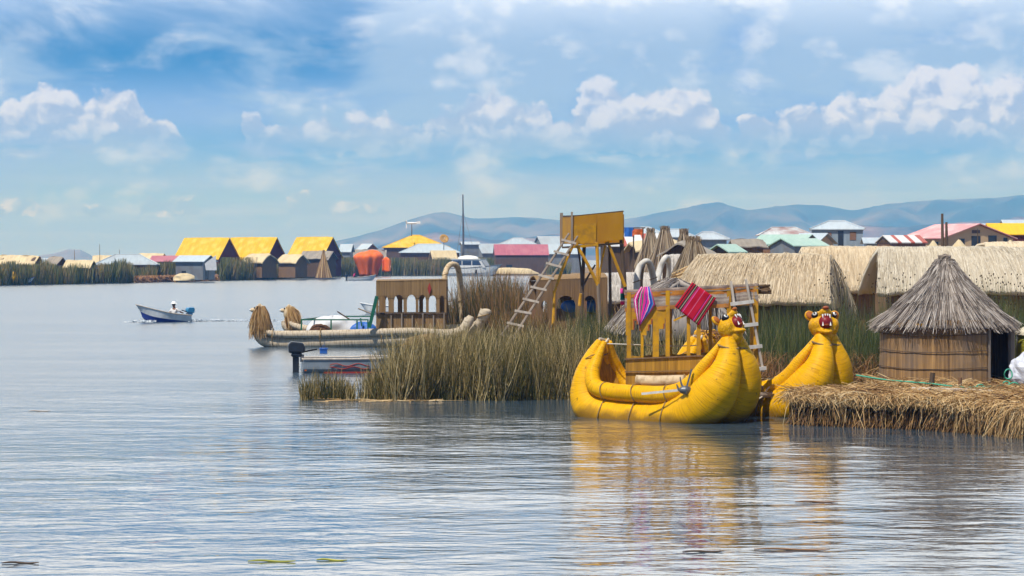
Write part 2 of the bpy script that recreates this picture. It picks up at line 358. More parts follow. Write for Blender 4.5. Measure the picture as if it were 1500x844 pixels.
def strands(name, base, tip, bend, w, rnd, mats, parent=None, segs=2, extra=None, taper=.75, extra_rnd=.35, world=False):
    """many thin stalks as tapered curved ribbons in ONE mesh (plus an optional body under them)"""
    base = np.asarray(base, float); tip = np.asarray(tip, float); n = len(base)
    if world and parent is not None:
        inv = np.array(wmat(parent).inverted())
        tr = lambda a: a @ inv[:3, :3].T + inv[:3, 3]
        base, tip, bend = tr(base), tr(tip), np.asarray(bend) @ inv[:3, :3].T
    ctl = (base + tip) / 2 + np.asarray(bend)
    d = tip - base; rv = RNG.normal(size=(n, 3)); sd = np.cross(d, rv); sd /= np.linalg.norm(sd, axis=1)[:, None] + 1e-9
    w = np.broadcast_to(np.asarray(w, float), (n,)); V = np.empty((n, segs + 1, 2, 3))
    for k in range(segs + 1):
        t = k / segs; p = (1 - t) ** 2 * base + 2 * t * (1 - t) * ctl + t * t * tip
        hw = (w * (1 - taper * t) / 2)[:, None]
        V[:, k, 0] = p - sd * hw; V[:, k, 1] = p + sd * hw
    V = V.reshape(-1, 3); per = 2 * (segs + 1); st = (np.arange(n) * per)[:, None, None]
    q = np.array([[2 * k, 2 * k + 1, 2 * k + 3, 2 * k + 2] for k in range(segs)])[None]
    Fq = (st + q).reshape(-1, 4)
    rn = np.repeat(np.asarray(rnd, float), per)
    nf = len(Fq); loops = Fq.reshape(-1); starts = np.arange(nf) * 4; tot = np.full(nf, 4); mi = np.zeros(nf, int)
    if extra is not None:
        off = len(V); ev = np.array(extra.v, float)
        if world and parent is not None: ev = tr(ev)
        V = np.vstack([V, ev]); rn = np.concatenate([rn, np.full(len(extra.v), extra_rnd)])
        l2 = np.array([k + off for f in extra.f for k in f]); t2 = np.array([len(f) for f in extra.f])
        s2 = len(loops) + np.concatenate([[0], np.cumsum(t2)[:-1]])
        loops = np.concatenate([loops, l2]); starts = np.concatenate([starts, s2]); tot = np.concatenate([tot, t2]); mi = np.concatenate([mi, np.array(extra.mi)])
    me = bpy.data.meshes.new(name)
    me.vertices.add(len(V)); me.vertices.foreach_set('co', V.reshape(-1))
    me.loops.add(len(loops)); me.loops.foreach_set('vertex_index', loops.astype(np.int32))
    me.polygons.add(len(starts)); me.polygons.foreach_set('loop_start', starts.astype(np.int32)); me.polygons.foreach_set('loop_total', tot.astype(np.int32))
    me.polygons.foreach_set('material_index', mi.astype(np.int32))
    me.update(calc_edges=True); me.validate()
    at = me.attributes.new('rnd', 'FLOAT', 'POINT'); at.data.foreach_set('value', rn.astype(np.float32))
    for mm in (mats if isinstance(mats, list) else [mats]): me.materials.append(mm)
    o = bpy.data.objects.new(name, me); COL.objects.link(o)
    if parent is not None: o.parent = parent
    return o
# ------------------------------------------------------------------ camera, sun, sky
cam = bpy.data.cameras.new('camera'); co = bpy.data.objects.new('camera', cam); COL.objects.link(co)
co.location = (0, 0, H); co.rotation_euler = (R(90), 0, 0)
cam.sensor_width = 36; cam.lens = 36 * F / 1500; cam.shift_y = -(422 - YH) / 1500; cam.clip_start = .5; cam.clip_end = 40000
SC.camera = co
SC.view_settings.view_transform = 'Standard'; SC.view_settings.look = 'None'; SC.view_settings.exposure = .12; SC.view_settings.gamma = 1
SC.view_settings.use_curve_mapping = False
SC.cycles.use_denoising = True; SC.cycles.max_bounces = 7; SC.cycles.transparent_max_bounces = 4; SC.cycles.volume_bounces = 0
SC.cycles.caustics_reflective = False; SC.cycles.caustics_refractive = False; SC.cycles.sample_clamp_indirect = 6

SUN = Vector((-.30, -.42, .86)).normalized()           # towards the sun: high, over the left shoulder
sl = bpy.data.lights.new('sun', 'SUN'); sl.energy = 4.6; sl.angle = R(.5); sl.color = (1, .955, .88)
so = bpy.data.objects.new('sun', sl); COL.objects.link(so); so.rotation_euler = (-SUN).to_track_quat('-Z', 'Y').to_euler(); so.location = (0, 0, 60)

world = bpy.data.worlds.new('World'); SC.world = world; world.use_nodes = True
wt = world.node_tree; wt.nodes.clear()
class E:
    """arithmetic on node sockets"""
    def __init__(s, k): s.k = k
    @staticmethod
    def op(o, *a):
        n = wt.nodes.new('ShaderNodeMath'); n.operation = o
        for i, v in enumerate(a):
            if isinstance(v, E): wt.links.new(v.k, n.inputs[i])
            else: n.inputs[i].default_value = v
        return E(n.outputs[0])
    def __add__(s, o): return E.op('ADD', s, o)
    def __sub__(s, o): return E.op('SUBTRACT', s, o)
    def __rsub__(s, o): return E.op('SUBTRACT', o, s)
    def __mul__(s, o): return E.op('MULTIPLY', s, o)
    def __truediv__(s, o): return E.op('DIVIDE', s, o)
    __radd__ = __add__; __rmul__ = __mul__
    def max(s, o): return E.op('MAXIMUM', s, o)
    def min(s, o): return E.op('MINIMUM', s, o)
    def ss(s, a, b):
        n = wt.nodes.new('ShaderNodeMapRange'); n.interpolation_type = 'SMOOTHSTEP'
        wt.links.new(s.k, n.inputs[0]); n.inputs[1].default_value = a; n.inputs[2].default_value = b
        return E(n.outputs[0])
def vec(a, b, c=0.0):
    a = a + c * 7.3; b = b + c * 3.1; c = 0.0          # c: seed
    n = wt.nodes.new('ShaderNodeCombineXYZ')
    for i, v in enumerate((a, b, c)):
        if isinstance(v, E): wt.links.new(v.k, n.inputs[i])
        else: n.inputs[i].default_value = v
    return n.outputs[0]
def fbm(v, detail=6, rough=.55, dist=0.0, lac=2.0):
    n = wt.nodes.new('ShaderNodeTexNoise'); n.noise_dimensions = '2D'; n.inputs['Scale'].default_value = 1; n.inputs['Detail'].default_value = detail
    n.inputs['Roughness'].default_value = rough; n.inputs['Distortion'].default_value = dist; n.inputs['Lacunarity'].default_value = lac
    wt.links.new(v, n.inputs['Vector']); return E(n.outputs[0])
def puff(v, detail=3, rough=.55):
    n = wt.nodes.new('ShaderNodeTexVoronoi'); n.voronoi_dimensions = '2D'; n.feature = 'SMOOTH_F1'; n.inputs['Scale'].default_value = 1
    n.inputs['Detail'].default_value = detail; n.inputs['Roughness'].default_value = rough; n.inputs['Smoothness'].default_value = .6; n.normalize = False
    wt.links.new(v, n.inputs['Vector']); return E(n.outputs['Distance'])
def mixc(f, a, b):
    n = wt.nodes.new('ShaderNodeMix'); n.data_type = 'RGBA'
    if isinstance(f, E): wt.links.new(f.k, n.inputs[0])
    else: n.inputs[0].default_value = f
    for i, c in ((6, a), (7, b)):
        if isinstance(c, tuple): n.inputs[i].default_value = (*c, 1)
        else: wt.links.new(c, n.inputs[i])
    return n.outputs[2]

SKY = .1                                                # strength of the world background
tc = wt.nodes.new('ShaderNodeTexCoord'); sx = wt.nodes.new('ShaderNodeSeparateXYZ'); wt.links.new(tc.outputs['Generated'], sx.inputs[0])
dx, dy, dz = (E(sx.outputs[i]) for i in range(3))
az = E.op('ARCTAN2', dx, dy); el = E.op('ARCSINE', dz.max(-1).min(1))
u = az * F + 750.0; v = el * F                          # arc lengths: u across from north, v above the horizon
vy = 378.0 - v
sky = wt.nodes.new('ShaderNodeTexSky'); sky.sky_type = 'NISHITA'; sky.sun_disc = False
sky.sun_elevation = math.asin(SUN.z); sky.sun_rotation = math.atan2(SUN.x, SUN.y); sky.altitude = 3800; sky.air_density = 1.0; sky.dust_density = .6; sky.ozone_density = 2.0
def K(c): return tuple(k / SKY for k in c)
clearsky = sky.outputs[0]
# blue between the clouds, paler towards the lake
n_big = fbm(vec(u * (1 / 520.), v * (1 / 170.), 3.1), 4, .5)
blue = mixc(v.ss(20, 330), K((.43, .54, .80)), K((.20, .38, .70)))
blue = mixc(v.ss(360, 1500), blue, clearsky)
deep = v.ss(210, 300) * (1 - u.ss(420, 900)) * (1 - v.ss(600, 1200)) * (u + v).ss(-900, 300) * n_big.ss(.15, .42)
blue = mixc(deep * .97, blue, K((.045, .21, .47)))
band1 = v.ss(95, 150) * (1 - v.ss(160, 215)) * (fbm(vec(u * (1 / 300.), v * (1 / 40.), 8.0), 3) + (u * .0002)).ss(.40, .62)
blue = mixc(band1 * .6, blue, K((.13, .36, .65)))
# thin high sheets
n1 = fbm(vec(u * (1 / 240.) + v * .0010, v * (1 / 92.), 1.7), 8, .56, .3)
cover = (u.ss(380, 640) * v.ss(140, 270)).max(v.ss(150, 205) * (1 - v.ss(225, 270)) * .45).max(.25 + .12 * u.ss(330, 640).max(1 - v.ss(200, 250)) + v.ss(345, 540) * .85)
sheet = (n1 + cover * .40).ss(.54, .84) * (1 - v.ss(2000, 3200) * .85) * (.25 + .75 * dy.ss(-.2, .5)).max(1 - v.ss(500, 900))
n1b = fbm(vec(u * (1 / 120.), v * (1 / 66.), 5.0), 7, .55)
sheetc = mixc((n1b + (.45 - puff(vec(u * (1 / 90.), v * (1 / 64.), 6.1), 3, .5)) * .35).ss(.36, .66).max(v.ss(420, 700) * .75), K((.37, .52, .71)), K((.66, .75, .85)))
c = mixc(sheet * .92, blue, sheetc)
# low haze band with pale streaks
st = fbm(vec(u * (1 / 420.), v * (1 / 26.), 9.3), 5, .5)
lowf = (1 - v.ss(70, 150)) * st.ss(.38, .64)
c = mixc(lowf * .55, c, K((.54, .62, .82)))
# heaped clouds: centre, base row, half width, height above the base
def curve(x, pts, x0, x1, ymax):
    """piecewise height over the azimuth arc (a float curve)"""
    n = wt.nodes.new('ShaderNodeFloatCurve'); cm = n.mapping; cv = cm.curves[0]; cm.use_clip = False
    pp = [((p - x0) / (x1 - x0), q / ymax) for p, q in pts]
    cv.points[0].location = pp[0]; cv.points[1].location = pp[-1]
    for q in pp[1:-1]: cv.points.new(*q)
    cm.update()
    wt.links.new(((x - float(x0)) * (1.0 / (x1 - x0))).max(0).min(1).k, n.inputs['Value'])
    return E(n.outputs[0]) * float(ymax)
tops = [(-400, 30), (-150, 66), (0, 64), (50, 72), (100, 92), (135, 74), (185, 90), (215, 58), (272, 22), (296, -40), (342, -40), (360, 46), (380, 52), (398, 26), (425, 34), (455, 46), (500, 46), (560, 48), (605, 40), (650, 58), (690, 72), (722, 90), (760, 70), (800, 72), (818, 30), (842, 66), (880, 98), (920, 90), (962, 98), (1002, 92), (1050, 54), (1072, 24), (1090, 46), (1150, 54), (1205, 62), (1245, 72), (1300, 92), (1385, 120), (1425, 112), (1440, 92), (1485, 98), (1560, 84), (1700, 40), (1900, 60)]
lows = [(-400, -40), (-60, 6), (0, 14), (40, 22), (82, 4), (120, 4), (152, 12), (188, 2), (225, 16), (262, 24), (295, 8), (312, -40), (400, -40), (425, 20), (455, 30), (500, 18), (560, 12), (620, -40), (1900, -40)]
fb1 = fbm(vec(u * (1 / 46.), v * (1 / 40.), .4), 6, .55)
wu = u + (fb1 - .5) * 34; wv = v + (fbm(vec(u * (1 / 40.), v * (1 / 40.), 7.7), 5, .55) - .5) * 30
p1 = puff(vec(wu * (1 / 56.), wv * (1 / 50.), 2.2), 3, .5)
p1s = puff(vec((wu - 9.0) * (1 / 56.), (wv + 13.0) * (1 / 50.), 2.2), 3, .5)
hh = wv - 164.0
h1 = curve(wu, tops, -400, 1900, 130)
f1 = ((h1 - hh) * (1 / 42.)).min((hh + 16.0) * (1 / 20.))
h2 = curve(wu, lows, -400, 1900, 130)
hl = wv - 68.0
f2 = ((h2 - hl) * (1 / 26.)).min((hl + 8.0) * (1 / 12.))
Fm = f1.max(f2).min(1.2)
hrel = (hh * (1 / 80.)).max(0).min(1)
rough_edge = (.50 - p1) * .62 + (fb1 - .5) * .5
dens = Fm + rough_edge
lowpart = wv
alpha = dens.ss(-.13, .19)
edge = fbm(vec(u * (1 / 150.), v * (1 / 60.), 12.), 4)
lit = ((p1s - p1) * 1.1 + .36 + (edge - .5) * .8 + hrel * .42 + (Fm.min(.5) * -.30)).ss(.15, .85)
cum = mixc(lit, K((.40, .50, .69)), K((.74, .78, .86)))
basefade = .30 + .70 * v.ss(158, 205).max(1 - v.ss(110, 140))
fade = (.82 + .18 * u.ss(780, 1000)).max(1 - u.ss(250, 330)) * basefade
c = mixc(alpha * fade, c, cum)
# unseen bright cloud bank, added above the view to whiten the lake
bank = v.ss(290, 620) * (1 - v.ss(1900, 2700)) * dy.ss(.5, .85)
c = mixc(bank * (n1.ss(.28, .50) * .55 + .40), c, K((2.0, 2.08, 2.22)))
c = mixc((1 - v.ss(-20, 46)) * .8, c, K((.50, .59, .82)))
g_ = wt.nodes.new('ShaderNodeMix'); g_.data_type = 'RGBA'; g_.blend_type = 'MULTIPLY'      # the low air takes blue out of the light: cooler sky behind it
wt.links.new(((1 - v.ss(60, 800)) * 1.0).k, g_.inputs[0]); wt.links.new(c, g_.inputs[6]); g_.inputs[7].default_value = (.87, .94, 1.22, 1); c = g_.outputs[2]
bgn = wt.nodes.new('ShaderNodeBackground'); bgn.inputs['Strength'].default_value = SKY; wt.links.new(c, bgn.inputs['Color'])
wo = wt.nodes.new('ShaderNodeOutputWorld'); wt.links.new(bgn.outputs[0], wo.inputs['Surface'])
world.cycles.sampling_method = 'MANUAL'; world.cycles.sample_map_resolution = 1024

# ------------------------------------------------------------------ lake
wm = bpy.data.materials.new('lake_water'); nt = nodes_of(wm); N = nt.nodes; L = nt.links
out = N.new('ShaderNodeOutputMaterial'); b = N.new('ShaderNodeBsdfPrincipled'); L.new(b.outputs[0], out.inputs[0])
b.inputs['Base Color'].default_value = (.05, .08, .11, 1); b.inputs['Roughness'].default_value = .03; b.inputs['IOR'].default_value = 1.333; b.inputs['Specular IOR Level'].default_value = .5
tc = N.new('ShaderNodeTexCoord')
def wave(scale, rot, detail, dist=0.0, rough=.5):
    mp = N.new('ShaderNodeMapping'); mp.inputs['Scale'].default_value = scale; mp.inputs['Rotation'].default_value = (0, 0, R(rot))
    nz = N.new('ShaderNodeTexNoise'); nz.inputs['Scale'].default_value = 1; nz.inputs['Detail'].default_value = detail; nz.inputs['Distortion'].default_value = dist; nz.inputs['Roughness'].default_value = rough
    L.new(tc.outputs['Object'], mp.inputs[0]); L.new(mp.outputs[0], nz.inputs['Vector']); return nz.outputs[0]
def mth(o, *a):
    n = N.new('ShaderNodeMath'); n.operation = o
    for i, k in enumerate(a):
        if isinstance(k, (int, float)): n.inputs[i].default_value = k
        else: L.new(k, n.inputs[i])
    return n.outputs[0]
w1 = wave((.62, 1.12, 1), 5, 3.5, .6)        # main ripples, long crests across the view
w2 = wave((1.7, 4.4, 1), -9, 3, .3)
w4 = wave((.75, 1.0, 1), -24, 3, .5)
w3 = wave((.10, .22, 1), 12, 1)           # slow swell
gust = wave((.035, .07, 1), 20, 3, .5)    # calm and ruffled patches
gr = N.new('ShaderNodeMapRange'); gr.inputs[1].default_value = .36; gr.inputs[2].default_value = .66; gr.inputs[3].default_value = .6; gr.inputs[4].default_value = 1.25; L.new(gust, gr.inputs[0])
sp = N.new('ShaderNodeSeparateXYZ'); L.new(tc.outputs['Object'], sp.inputs[0])
# the reed island shelters the water in its lee; the open lake is ruffled by the wind
lee = N.new('ShaderNodeMapRange'); lee.interpolation_type = 'SMOOTHSTEP'; L.new(mth('SUBTRACT', sp.outputs[1], mth('MULTIPLY', sp.outputs[0], 2.2)), lee.inputs[0])
lee.inputs[1].default_value = 34; lee.inputs[2].default_value = 100; lee.inputs[3].default_value = 1.0; lee.inputs[4].default_value = 1.7
hsum = mth('ADD', mth('ADD', mth('MULTIPLY', w1, .034), mth('MULTIPLY', w4, .018)), mth('ADD', mth('MULTIPLY', w2, .0125), mth('MULTIPLY', w3, .06)))
hsum = mth('MULTIPLY', hsum, mth('MULTIPLY', gr.outputs[0], lee.outputs[0]))
rr = N.new('ShaderNodeMapRange'); L.new(lee.outputs[0], rr.inputs[0]); rr.inputs[1].default_value = 1; rr.inputs[2].default_value = 1.7; rr.inputs[3].default_value = .012; rr.inputs[4].default_value = .22; L.new(rr.outputs[0], b.inputs['Roughness'])
bp = N.new('ShaderNodeBump'); bp.inputs['Strength'].default_value = 1.0; bp.inputs['Distance'].default_value = 1.0; L.new(hsum, bp.inputs['Height']); L.new(bp.outputs[0], b.inputs['Normal'])
w = MB(); w.box((0, 3400, -.45), (13000, 7600, .9))
o = w.build('lake_water', wm); tag(o, kind='structure')

# ------------------------------------------------------------------ hills and the air between
hill_m = mat('hill_slope', (.055, .055, .035), (.03, .036, .02), (.004, .004, .004), .95, 0, detail=8, blot=(.0035, .95, (.22, .18, .13)))
hill_m2 = mat('near_hill_slope', (.04, .045, .025), (.025, .03, .018), (.006, .006, .006), .95, 0, detail=8, blot=(.006, .95, (.30, .20, .15)))
def hills(name, Y, prof, depth, seed, amp):
    xs = [X(px, Y) for px, _ in prof]; zs = [Z(py, Y) for _, py in prof]
    nx, ny = 220, 34; mb = MB(); vs = []; fs = []
    for j in range(ny + 1):
        t = j / ny * 2 - 1
        for i in range(nx + 1):
            x = xs[0] + (xs[-1] - xs[0]) * i / nx
            h = float(np.interp(x, xs, zs)); sc = Y / 6000
            nn = noise.fractal(Vector((x / (420 * sc) + seed, t * 1.6, seed)), 1.0, 2.1, 6)
            rdg = 1 - abs(noise.fractal(Vector((x / (260 * sc) - seed, t * 1.1 + 3, seed)), 1, 2, 4))
            fall = max(0, 1 - abs(t) ** 1.35)
            z = h * fall * (1 + (rdg - .75) * .9 * min(1, abs(t) * 2.4)) + nn * amp * (.25 + fall * .4)
            vs.append((x * (1 + t * depth / Y), Y + t * depth, max(-2, z) - 3 * (abs(t) > .97)))
    for j in range(ny):
        for i in range(nx): a = j * (nx + 1) + i; fs.append((a, a + 1, a + nx + 2, a + nx + 1))
    mb.add(vs, fs); o = mb.build(name, hill_m2 if name == 'near_hills' else hill_m, smooth=True); return tag(o, kind='structure')
hills('far_hills', 6200, [(380, 392), (440, 378), (480, 356), (520, 347), (560, 336), (600, 322), (635, 312), (655, 311), (690, 320), (760, 319), (820, 322), (880, 322), (920, 319), (960, 313), (1000, 307), (1030, 300), (1055, 299), (1095, 309), (1130, 304), (1170, 300), (1215, 303), (1255, 309), (1300, 298), (1345, 295), (1400, 292), (1450, 290), (1500, 287), (1650, 280), (1800, 300), (1950, 330)], 900, 2.0, 9)
hills('near_hills', 4300, [(440, 392), (520, 375), (560, 360), (600, 352), (640, 342), (680, 345), (720, 352), (780, 347), (830, 341), (900, 342), (960, 345), (1020, 352), (1080, 356), (1130, 348), (1180, 338), (1240, 330), (1330, 334), (1420, 326), (1500, 318), (1650, 320), (1800, 350)], 520, 7.0, 8)
hills('far_islet', 5600, [(30, 392), (58, 375), (80, 372), (100, 366), (118, 367), (132, 374), (150, 392)], 220, 4.0, 3)
hz = bpy.data.materials.new('haze'); nt = nodes_of(hz); N = nt.nodes
ho = N.new('ShaderNodeOutputMaterial'); pv = N.new('ShaderNodeVolumePrincipled'); nt.links.new(pv.outputs[0], ho.inputs['Volume'])
pv.inputs['Color'].default_value = (.09, .38, 1.0, 1); pv.inputs['Absorption Color'].default_value = (1, 1, 1, 1); pv.inputs['Density'].default_value = 3.1e-4; pv.inputs['Anisotropy'].default_value = 0
hb = MB(); hb.box((0, 3350, 94), (15000, 7900, 192))
o = hb.build('haze', hz); tag(o, kind='stuff')
# ------------------------------------------------------------------ house builders (local frame: ridge along x, front face to -y)
def opening(root, face, L, Wd, uo, z0, w, h, m, kind='window', d=.04):
    mb = MB()
    if face == 'f': mb.box((uo, -Wd / 2 - d / 2 - .003, z0 + h / 2), (w, d, h))
    elif face == 'r': mb.box((L / 2 + d / 2 + .003, uo, z0 + h / 2), (d, w, h))
    else: mb.box((-L / 2 - d / 2 - .003, uo, z0 + h / 2), (d, w, h))
    return mb.build(kind, m, root)

def gable_house(name, label, cat, px, py_r, py_e, d, L, Wd, rz, roof, wall, zb=.3, over=.35, th=.09, sag=0.0, gable=None, ops=(), group=None, wob=0.0, hip_over=None):
    """px = column of the ridge middle; ridge and front eave rows fix the heights at distance d"""
    zr, ze = Z(py_r, d), Z(py_e, d - Wd / 2 * abs(math.cos(rz)))
    root = empty(name, (X(px, d), d, zb), rz, label, cat, group)
    hr, he = zr - zb, ze - zb; run = Wd / 2; slope = (hr - he) / run
    iw = run - over; hw = he + slope * over - .02; Lw = L - 2 * over
    mb = MB()
    t = .12
    prof = [(-iw, 0), (iw, 0), (iw, hw - t), (0, hw - t + slope * iw), (-iw, hw - t)]
    mb.extrude([(-Lw / 2, y, z) for y, z in prof], (Lw, 0, 0)); mb.build('wall', wall, root)
    mb = MB(); n = 7; nx = 14
    for s in (-1, 1):
        g = []
        for j in range(n):
            k = j / (n - 1); row = []
            for i in range(nx):
                x = -L / 2 + L * i / (nx - 1)
                wv = (noise.noise(Vector((x * .9 + px, k * 2, s))) * wob) if wob else 0
                z = hr - (hr - he) * k - sag * math.sin(k * math.pi) + wv - (abs(2 * i / (nx - 1) - 1) ** 4) * wob * .6
                row.append((x + wv * .6, s * (run * k + (.004 if j == 0 else 0)), z))
            g.append(row)
        mb.slab(g, (0, 0, -th))
    mb.build('roof', roof, root)
    if gable:
        for s in (-1, 1):
            g = MB(); x = s * (Lw / 2 + .03)
            g.extrude([(x - .02, -iw * .98, hw - t), (x - .02, iw * .98, hw - t), (x - .02, 0, hw - t + slope * iw * .98)], (.04, 0, 0)); g.build('gable', gable, root)
    for (face, uo, z0, w, h, m, kind) in ops: opening(root, face, Lw, 2 * iw, uo, z0, w, h, m, kind)
    return root

def hip_house(name, label, cat, px, py_r, py_e, d, L, Wd, Lr, rz, roof, wall, zb=.3, over=.4, ops=(), group=None):
    zr, ze = Z(py_r, d), Z(py_e, d - Wd / 2)
    root = empty(name, (X(px, d), d, zb), rz, label, cat, group); hr, he = zr - zb, ze - zb
    mb = MB(); mb.box((0, 0, (he - .02) / 2), (L - 2 * over, Wd - 2 * over, he - .02)); mb.build('wall', wall, root)
    mb = MB(); a = L / 2; b = Wd / 2; r = max(Lr / 2, .05)
    vs = [(-a, -b, he), (a, -b, he), (a, b, he), (-a, b, he), (-r, 0, hr), (r, 0, hr)]
    vs += [(x, y, z - .09) for x, y, z in vs[:4]]
    mb.add(vs, [(0, 1, 5, 4), (2, 3, 4, 5), (1, 2, 5), (3, 0, 4), (0, 6, 7, 1), (1, 7, 8, 2), (2, 8, 9, 3), (3, 9, 6, 0), (6, 9, 8, 7)])
    mb.build('roof', roof, root)
    cp = MB()
    for p, q in ((vs[0], vs[4]), (vs[1], vs[5]), (vs[4], vs[5])): cp.tube([Vector(p) + Vector((0, 0, .03)), Vector(q) + Vector((0, 0, .03))], .07, 5)
    cp.build('ridge_cap', roof, root)
    for (face, uo, z0, w, h, m, kind) in ops: opening(root, face, L - 2 * over, Wd - 2 * over, uo, z0, w, h, m, kind)
    return root

DW = M['window_dark']
def dshore(px): return float(np.interp(px, [0, 200, 400, 530, 800, 1600], [306, 338, 392, 468, 480, 480]))

# ---- land
g = MB()
def ground(name, pts, z, m, depth=1.2):
    mb = MB(); mb.extrude([(x, y, z) for x, y in pts], (0, 0, -depth)); o = mb.build(name, m); return tag(o, kind='structure')
fp = [(X(px, dshore(px)) , dshore(px)) for px in (-160, 0, 60, 130, 200, 270, 340, 400, 470, 530, 600, 680, 760, 830)]
ground('far_island_ground', fp + [(60, 480), (260, 470), (300, 900), (-260, 760)], .28, M['ground_straw'])

# ---- houses on the far shore, left to right
gable_house('thatched_house', 'long pale thatched roof at the far left edge of the far shore', 'house', 22, 374, 387, 334, 7.0, 5.0, -.12, M['far_cream'], M['wall_brown'], wob=.25, ops=[('f', -1.5, 0, .9, 1.6, DW, 'door')])
gable_house('metal_roof_shed', 'tiny blue-grey metal shed between two pale thatched roofs far left', 'shed', 66, 378, 390, 345, 2.4, 3.2, .1, M['zinc'], M['wall_grey'])
gable_house('thatched_hut', 'small grey thatched hut with dark gable on the far left shore', 'hut', 82, 376, 391, 338, 2.8, 3.4, -.6, M['far_grey_thatch'], M['mat_dark'], wob=.15)
gable_house('thatched_hut', 'low cream thatched hut just left of the big blue hip roof', 'hut', 117, 381, 392, 328, 4.0, 3.4, -.15, M['far_cream'], M['mat_dark'], wob=.15)
gable_house('thatched_hut', 'cream thatched ridge peeping out behind the left end of the blue hip roof', 'hut', 152, 374, 385, 372, 3.4, 3.6, .1, M['far_cream'], M['mat_dark'], wob=.12)
hip_house('metal_roof_house', 'blue-grey hip roofed house with dark brown walls on the far left shore', 'house', 187, 373, 387.5, 352, 9.2, 6.0, 3.6, .05, M['zinc'], M['wall_brown'], ops=[('f', -1.8, .1, .9, 1.7, DW, 'door'), ('f', 1.2, .5, 1.0, 1.0, M['wall_blue'], 'window'), ('f', 3.0, .5, .8, .9, DW, 'window')])
gable_house('thatched_house', 'cream thatched roof with dark gable behind the blue hip roof', 'house', 222, 371, 380, 386, 4.6, 4.0, -.3, M['far_cream'], M['mat_dark'], wob=.12, gable=M['mat_dark'])
gable_house('metal_roof_house', 'small house with bright pink-red roof left of the yellow-roofed houses', 'house', 242, 374.5, 383, 372, 4.2, 4.0, -.1, M['roof_pink'], M['wall_brown'])
sh = gable_house('metal_roof_shed', 'grey plank shed with pale blue metal roof before the leftmost yellow roof', 'shed', 286, 374, 383, 352, 5.2, 4.4, -.35, M['zinc_pale'], M['wall_grey'], ops=[('r', -.6, 0, .9, 1.7, DW, 'door'), ('f', -.9, .4, .7, .9, DW, 'window')])
mb = MB(); gq = [[W(300 + 8 * j + 1.5 * i, 348, Z(386 + 10 * i - 6 * j * (1 - i), 348)) for j in range(3)] for i in range(2)]
mb.slab(gq, (0, .06, 0)); mb.build('awning_sheet', M['white_tarp'], sh, world=True)
sp = (('big yellow roofed house with maroon gable, leftmost of three on the far shore', 303, 348, 379, 412, 10.6), ('big yellow roofed house with maroon gable, middle of the three', 372, 347.5, 380, 418, 10.8), ('big yellow roofed house with maroon gable nearest the orange tarpaulin', 461, 347, 376, 428, 8.6))
for i, (lb, px, r_, e_, d, L_) in enumerate(sp):
    gable_house('yellow_roof_house', lb, 'house', px, r_, e_, d, L_, 5.6, -.62, M['far_yellow'], M['maroon'], over=.25, th=.12, wob=.1, group='yellow roofed houses on the far shore',
                ops=[('r', 0, .2, 1.0, 2.0, M['wall_plank'] if i == 0 else DW, 'door'), ('f', -2, .8, 1, 1, DW, 'window')])
gable_house('thatched_hut', 'rounded cream thatched hut below the middle yellow roof', 'hut', 381, 371.5, 384, 386, 4.4, 4.6, -.55, M['far_cream'], M['mat_brown'], sag=-.22, wob=.2, th=.2)
gable_house('thatched_hut', 'cream thatched hut below the third yellow roof', 'hut', 429, 372.5, 384.5, 392, 4.0, 4.2, -.5, M['far_cream'], M['mat_brown'], sag=-.15, wob=.15, th=.15)
gable_house('thatched_house', 'grey thatched house in front of the third yellow roof', 'house', 466, 367.5, 379, 405, 5.6, 4.6, -.3, M['far_grey_thatch'], M['mat_dark'], wob=.2)
gable_house('metal_roof_shed', 'white metal roof right of the third yellow roofed house', 'shed', 508, 357.5, 369, 470, 2.6, 3.0, -.2, M['zinc_pale'], M['wall_grey'])
gable_house('metal_roof_shed', 'small shed with pale gabled roof just above the orange tarpaulin', 'shed', 538, 357, 368, 500, 4.0, 4.0, -.9, M['zinc_pale'], M['wall_plank'])
gable_house('thatched_house', 'low dark thatched house behind the orange tarpaulin', 'house', 532, 365.5, 377, 484, 9.5, 5.0, .05, M['far_grey_thatch'], M['wall_brown'], wob=.25)
hip_house('yellow_roof_house', 'wide house with yellow hip roof behind the white motor yacht', 'house', 609, 344.5, 362.5, 530, 15.0, 9.0, 1.6, .06, M['far_yellow'], M['wall_brown'], ops=[('f', -5, .3, 1.2, 2, DW, 'door'), ('f', -2.5, 1, 1.2, 1.1, DW, 'window')])
hip_house('metal_roof_house', 'low wide pale blue hip roof in front of the yellow hip roof', 'house', 630, 357.5, 370, 505, 13.0, 7.0, 5.0, .0, M['zinc_pale'], M['mat_dark'])
gable_house('canvas_shelter', 'cream canvas shelter roof left of the motor yacht', 'shelter', 649, 367, 380, 492, 5.4, 4.0, .25, M['far_cream'], M['mat_dark'])
gable_house('metal_roof_shed', 'grey corrugated shed with mono roof at the foot of the tall mast', 'shed', 688, 354, 358, 515, 4.2, 3.4, .2, M['zinc'], M['wall_grey'], ops=[('f', -1.3, .8, .5, 1.6, M['wall_plank'], 'window')])
gable_house('pink_roof_house', 'brown walled house with long pink roof right of the motor yacht', 'house', 763, 358, 373.5, 492, 11.2, 5.0, .08, M['roof_pink'], M['wall_brown'], over=.2, ops=[('f', 2.5, .1, 1.1, 1.9, M['mat_dark'], 'door'), ('f', -2.6, .8, 1.2, 1.0, DW, 'window')])
hip_house('metal_roof_house', 'grey-blue hip roof rising behind the pink roofed house', 'house', 758, 348.5, 357.5, 540, 8.6, 7.0, 2.0, .0, M['zinc'], M['wall_grey'])
gable_house('metal_roof_house', 'pale blue roof between the motor yacht and the pink roofed house', 'house', 716, 357, 371, 535, 5.6, 5.4, .4, M['zinc'], M['wall_grey'])
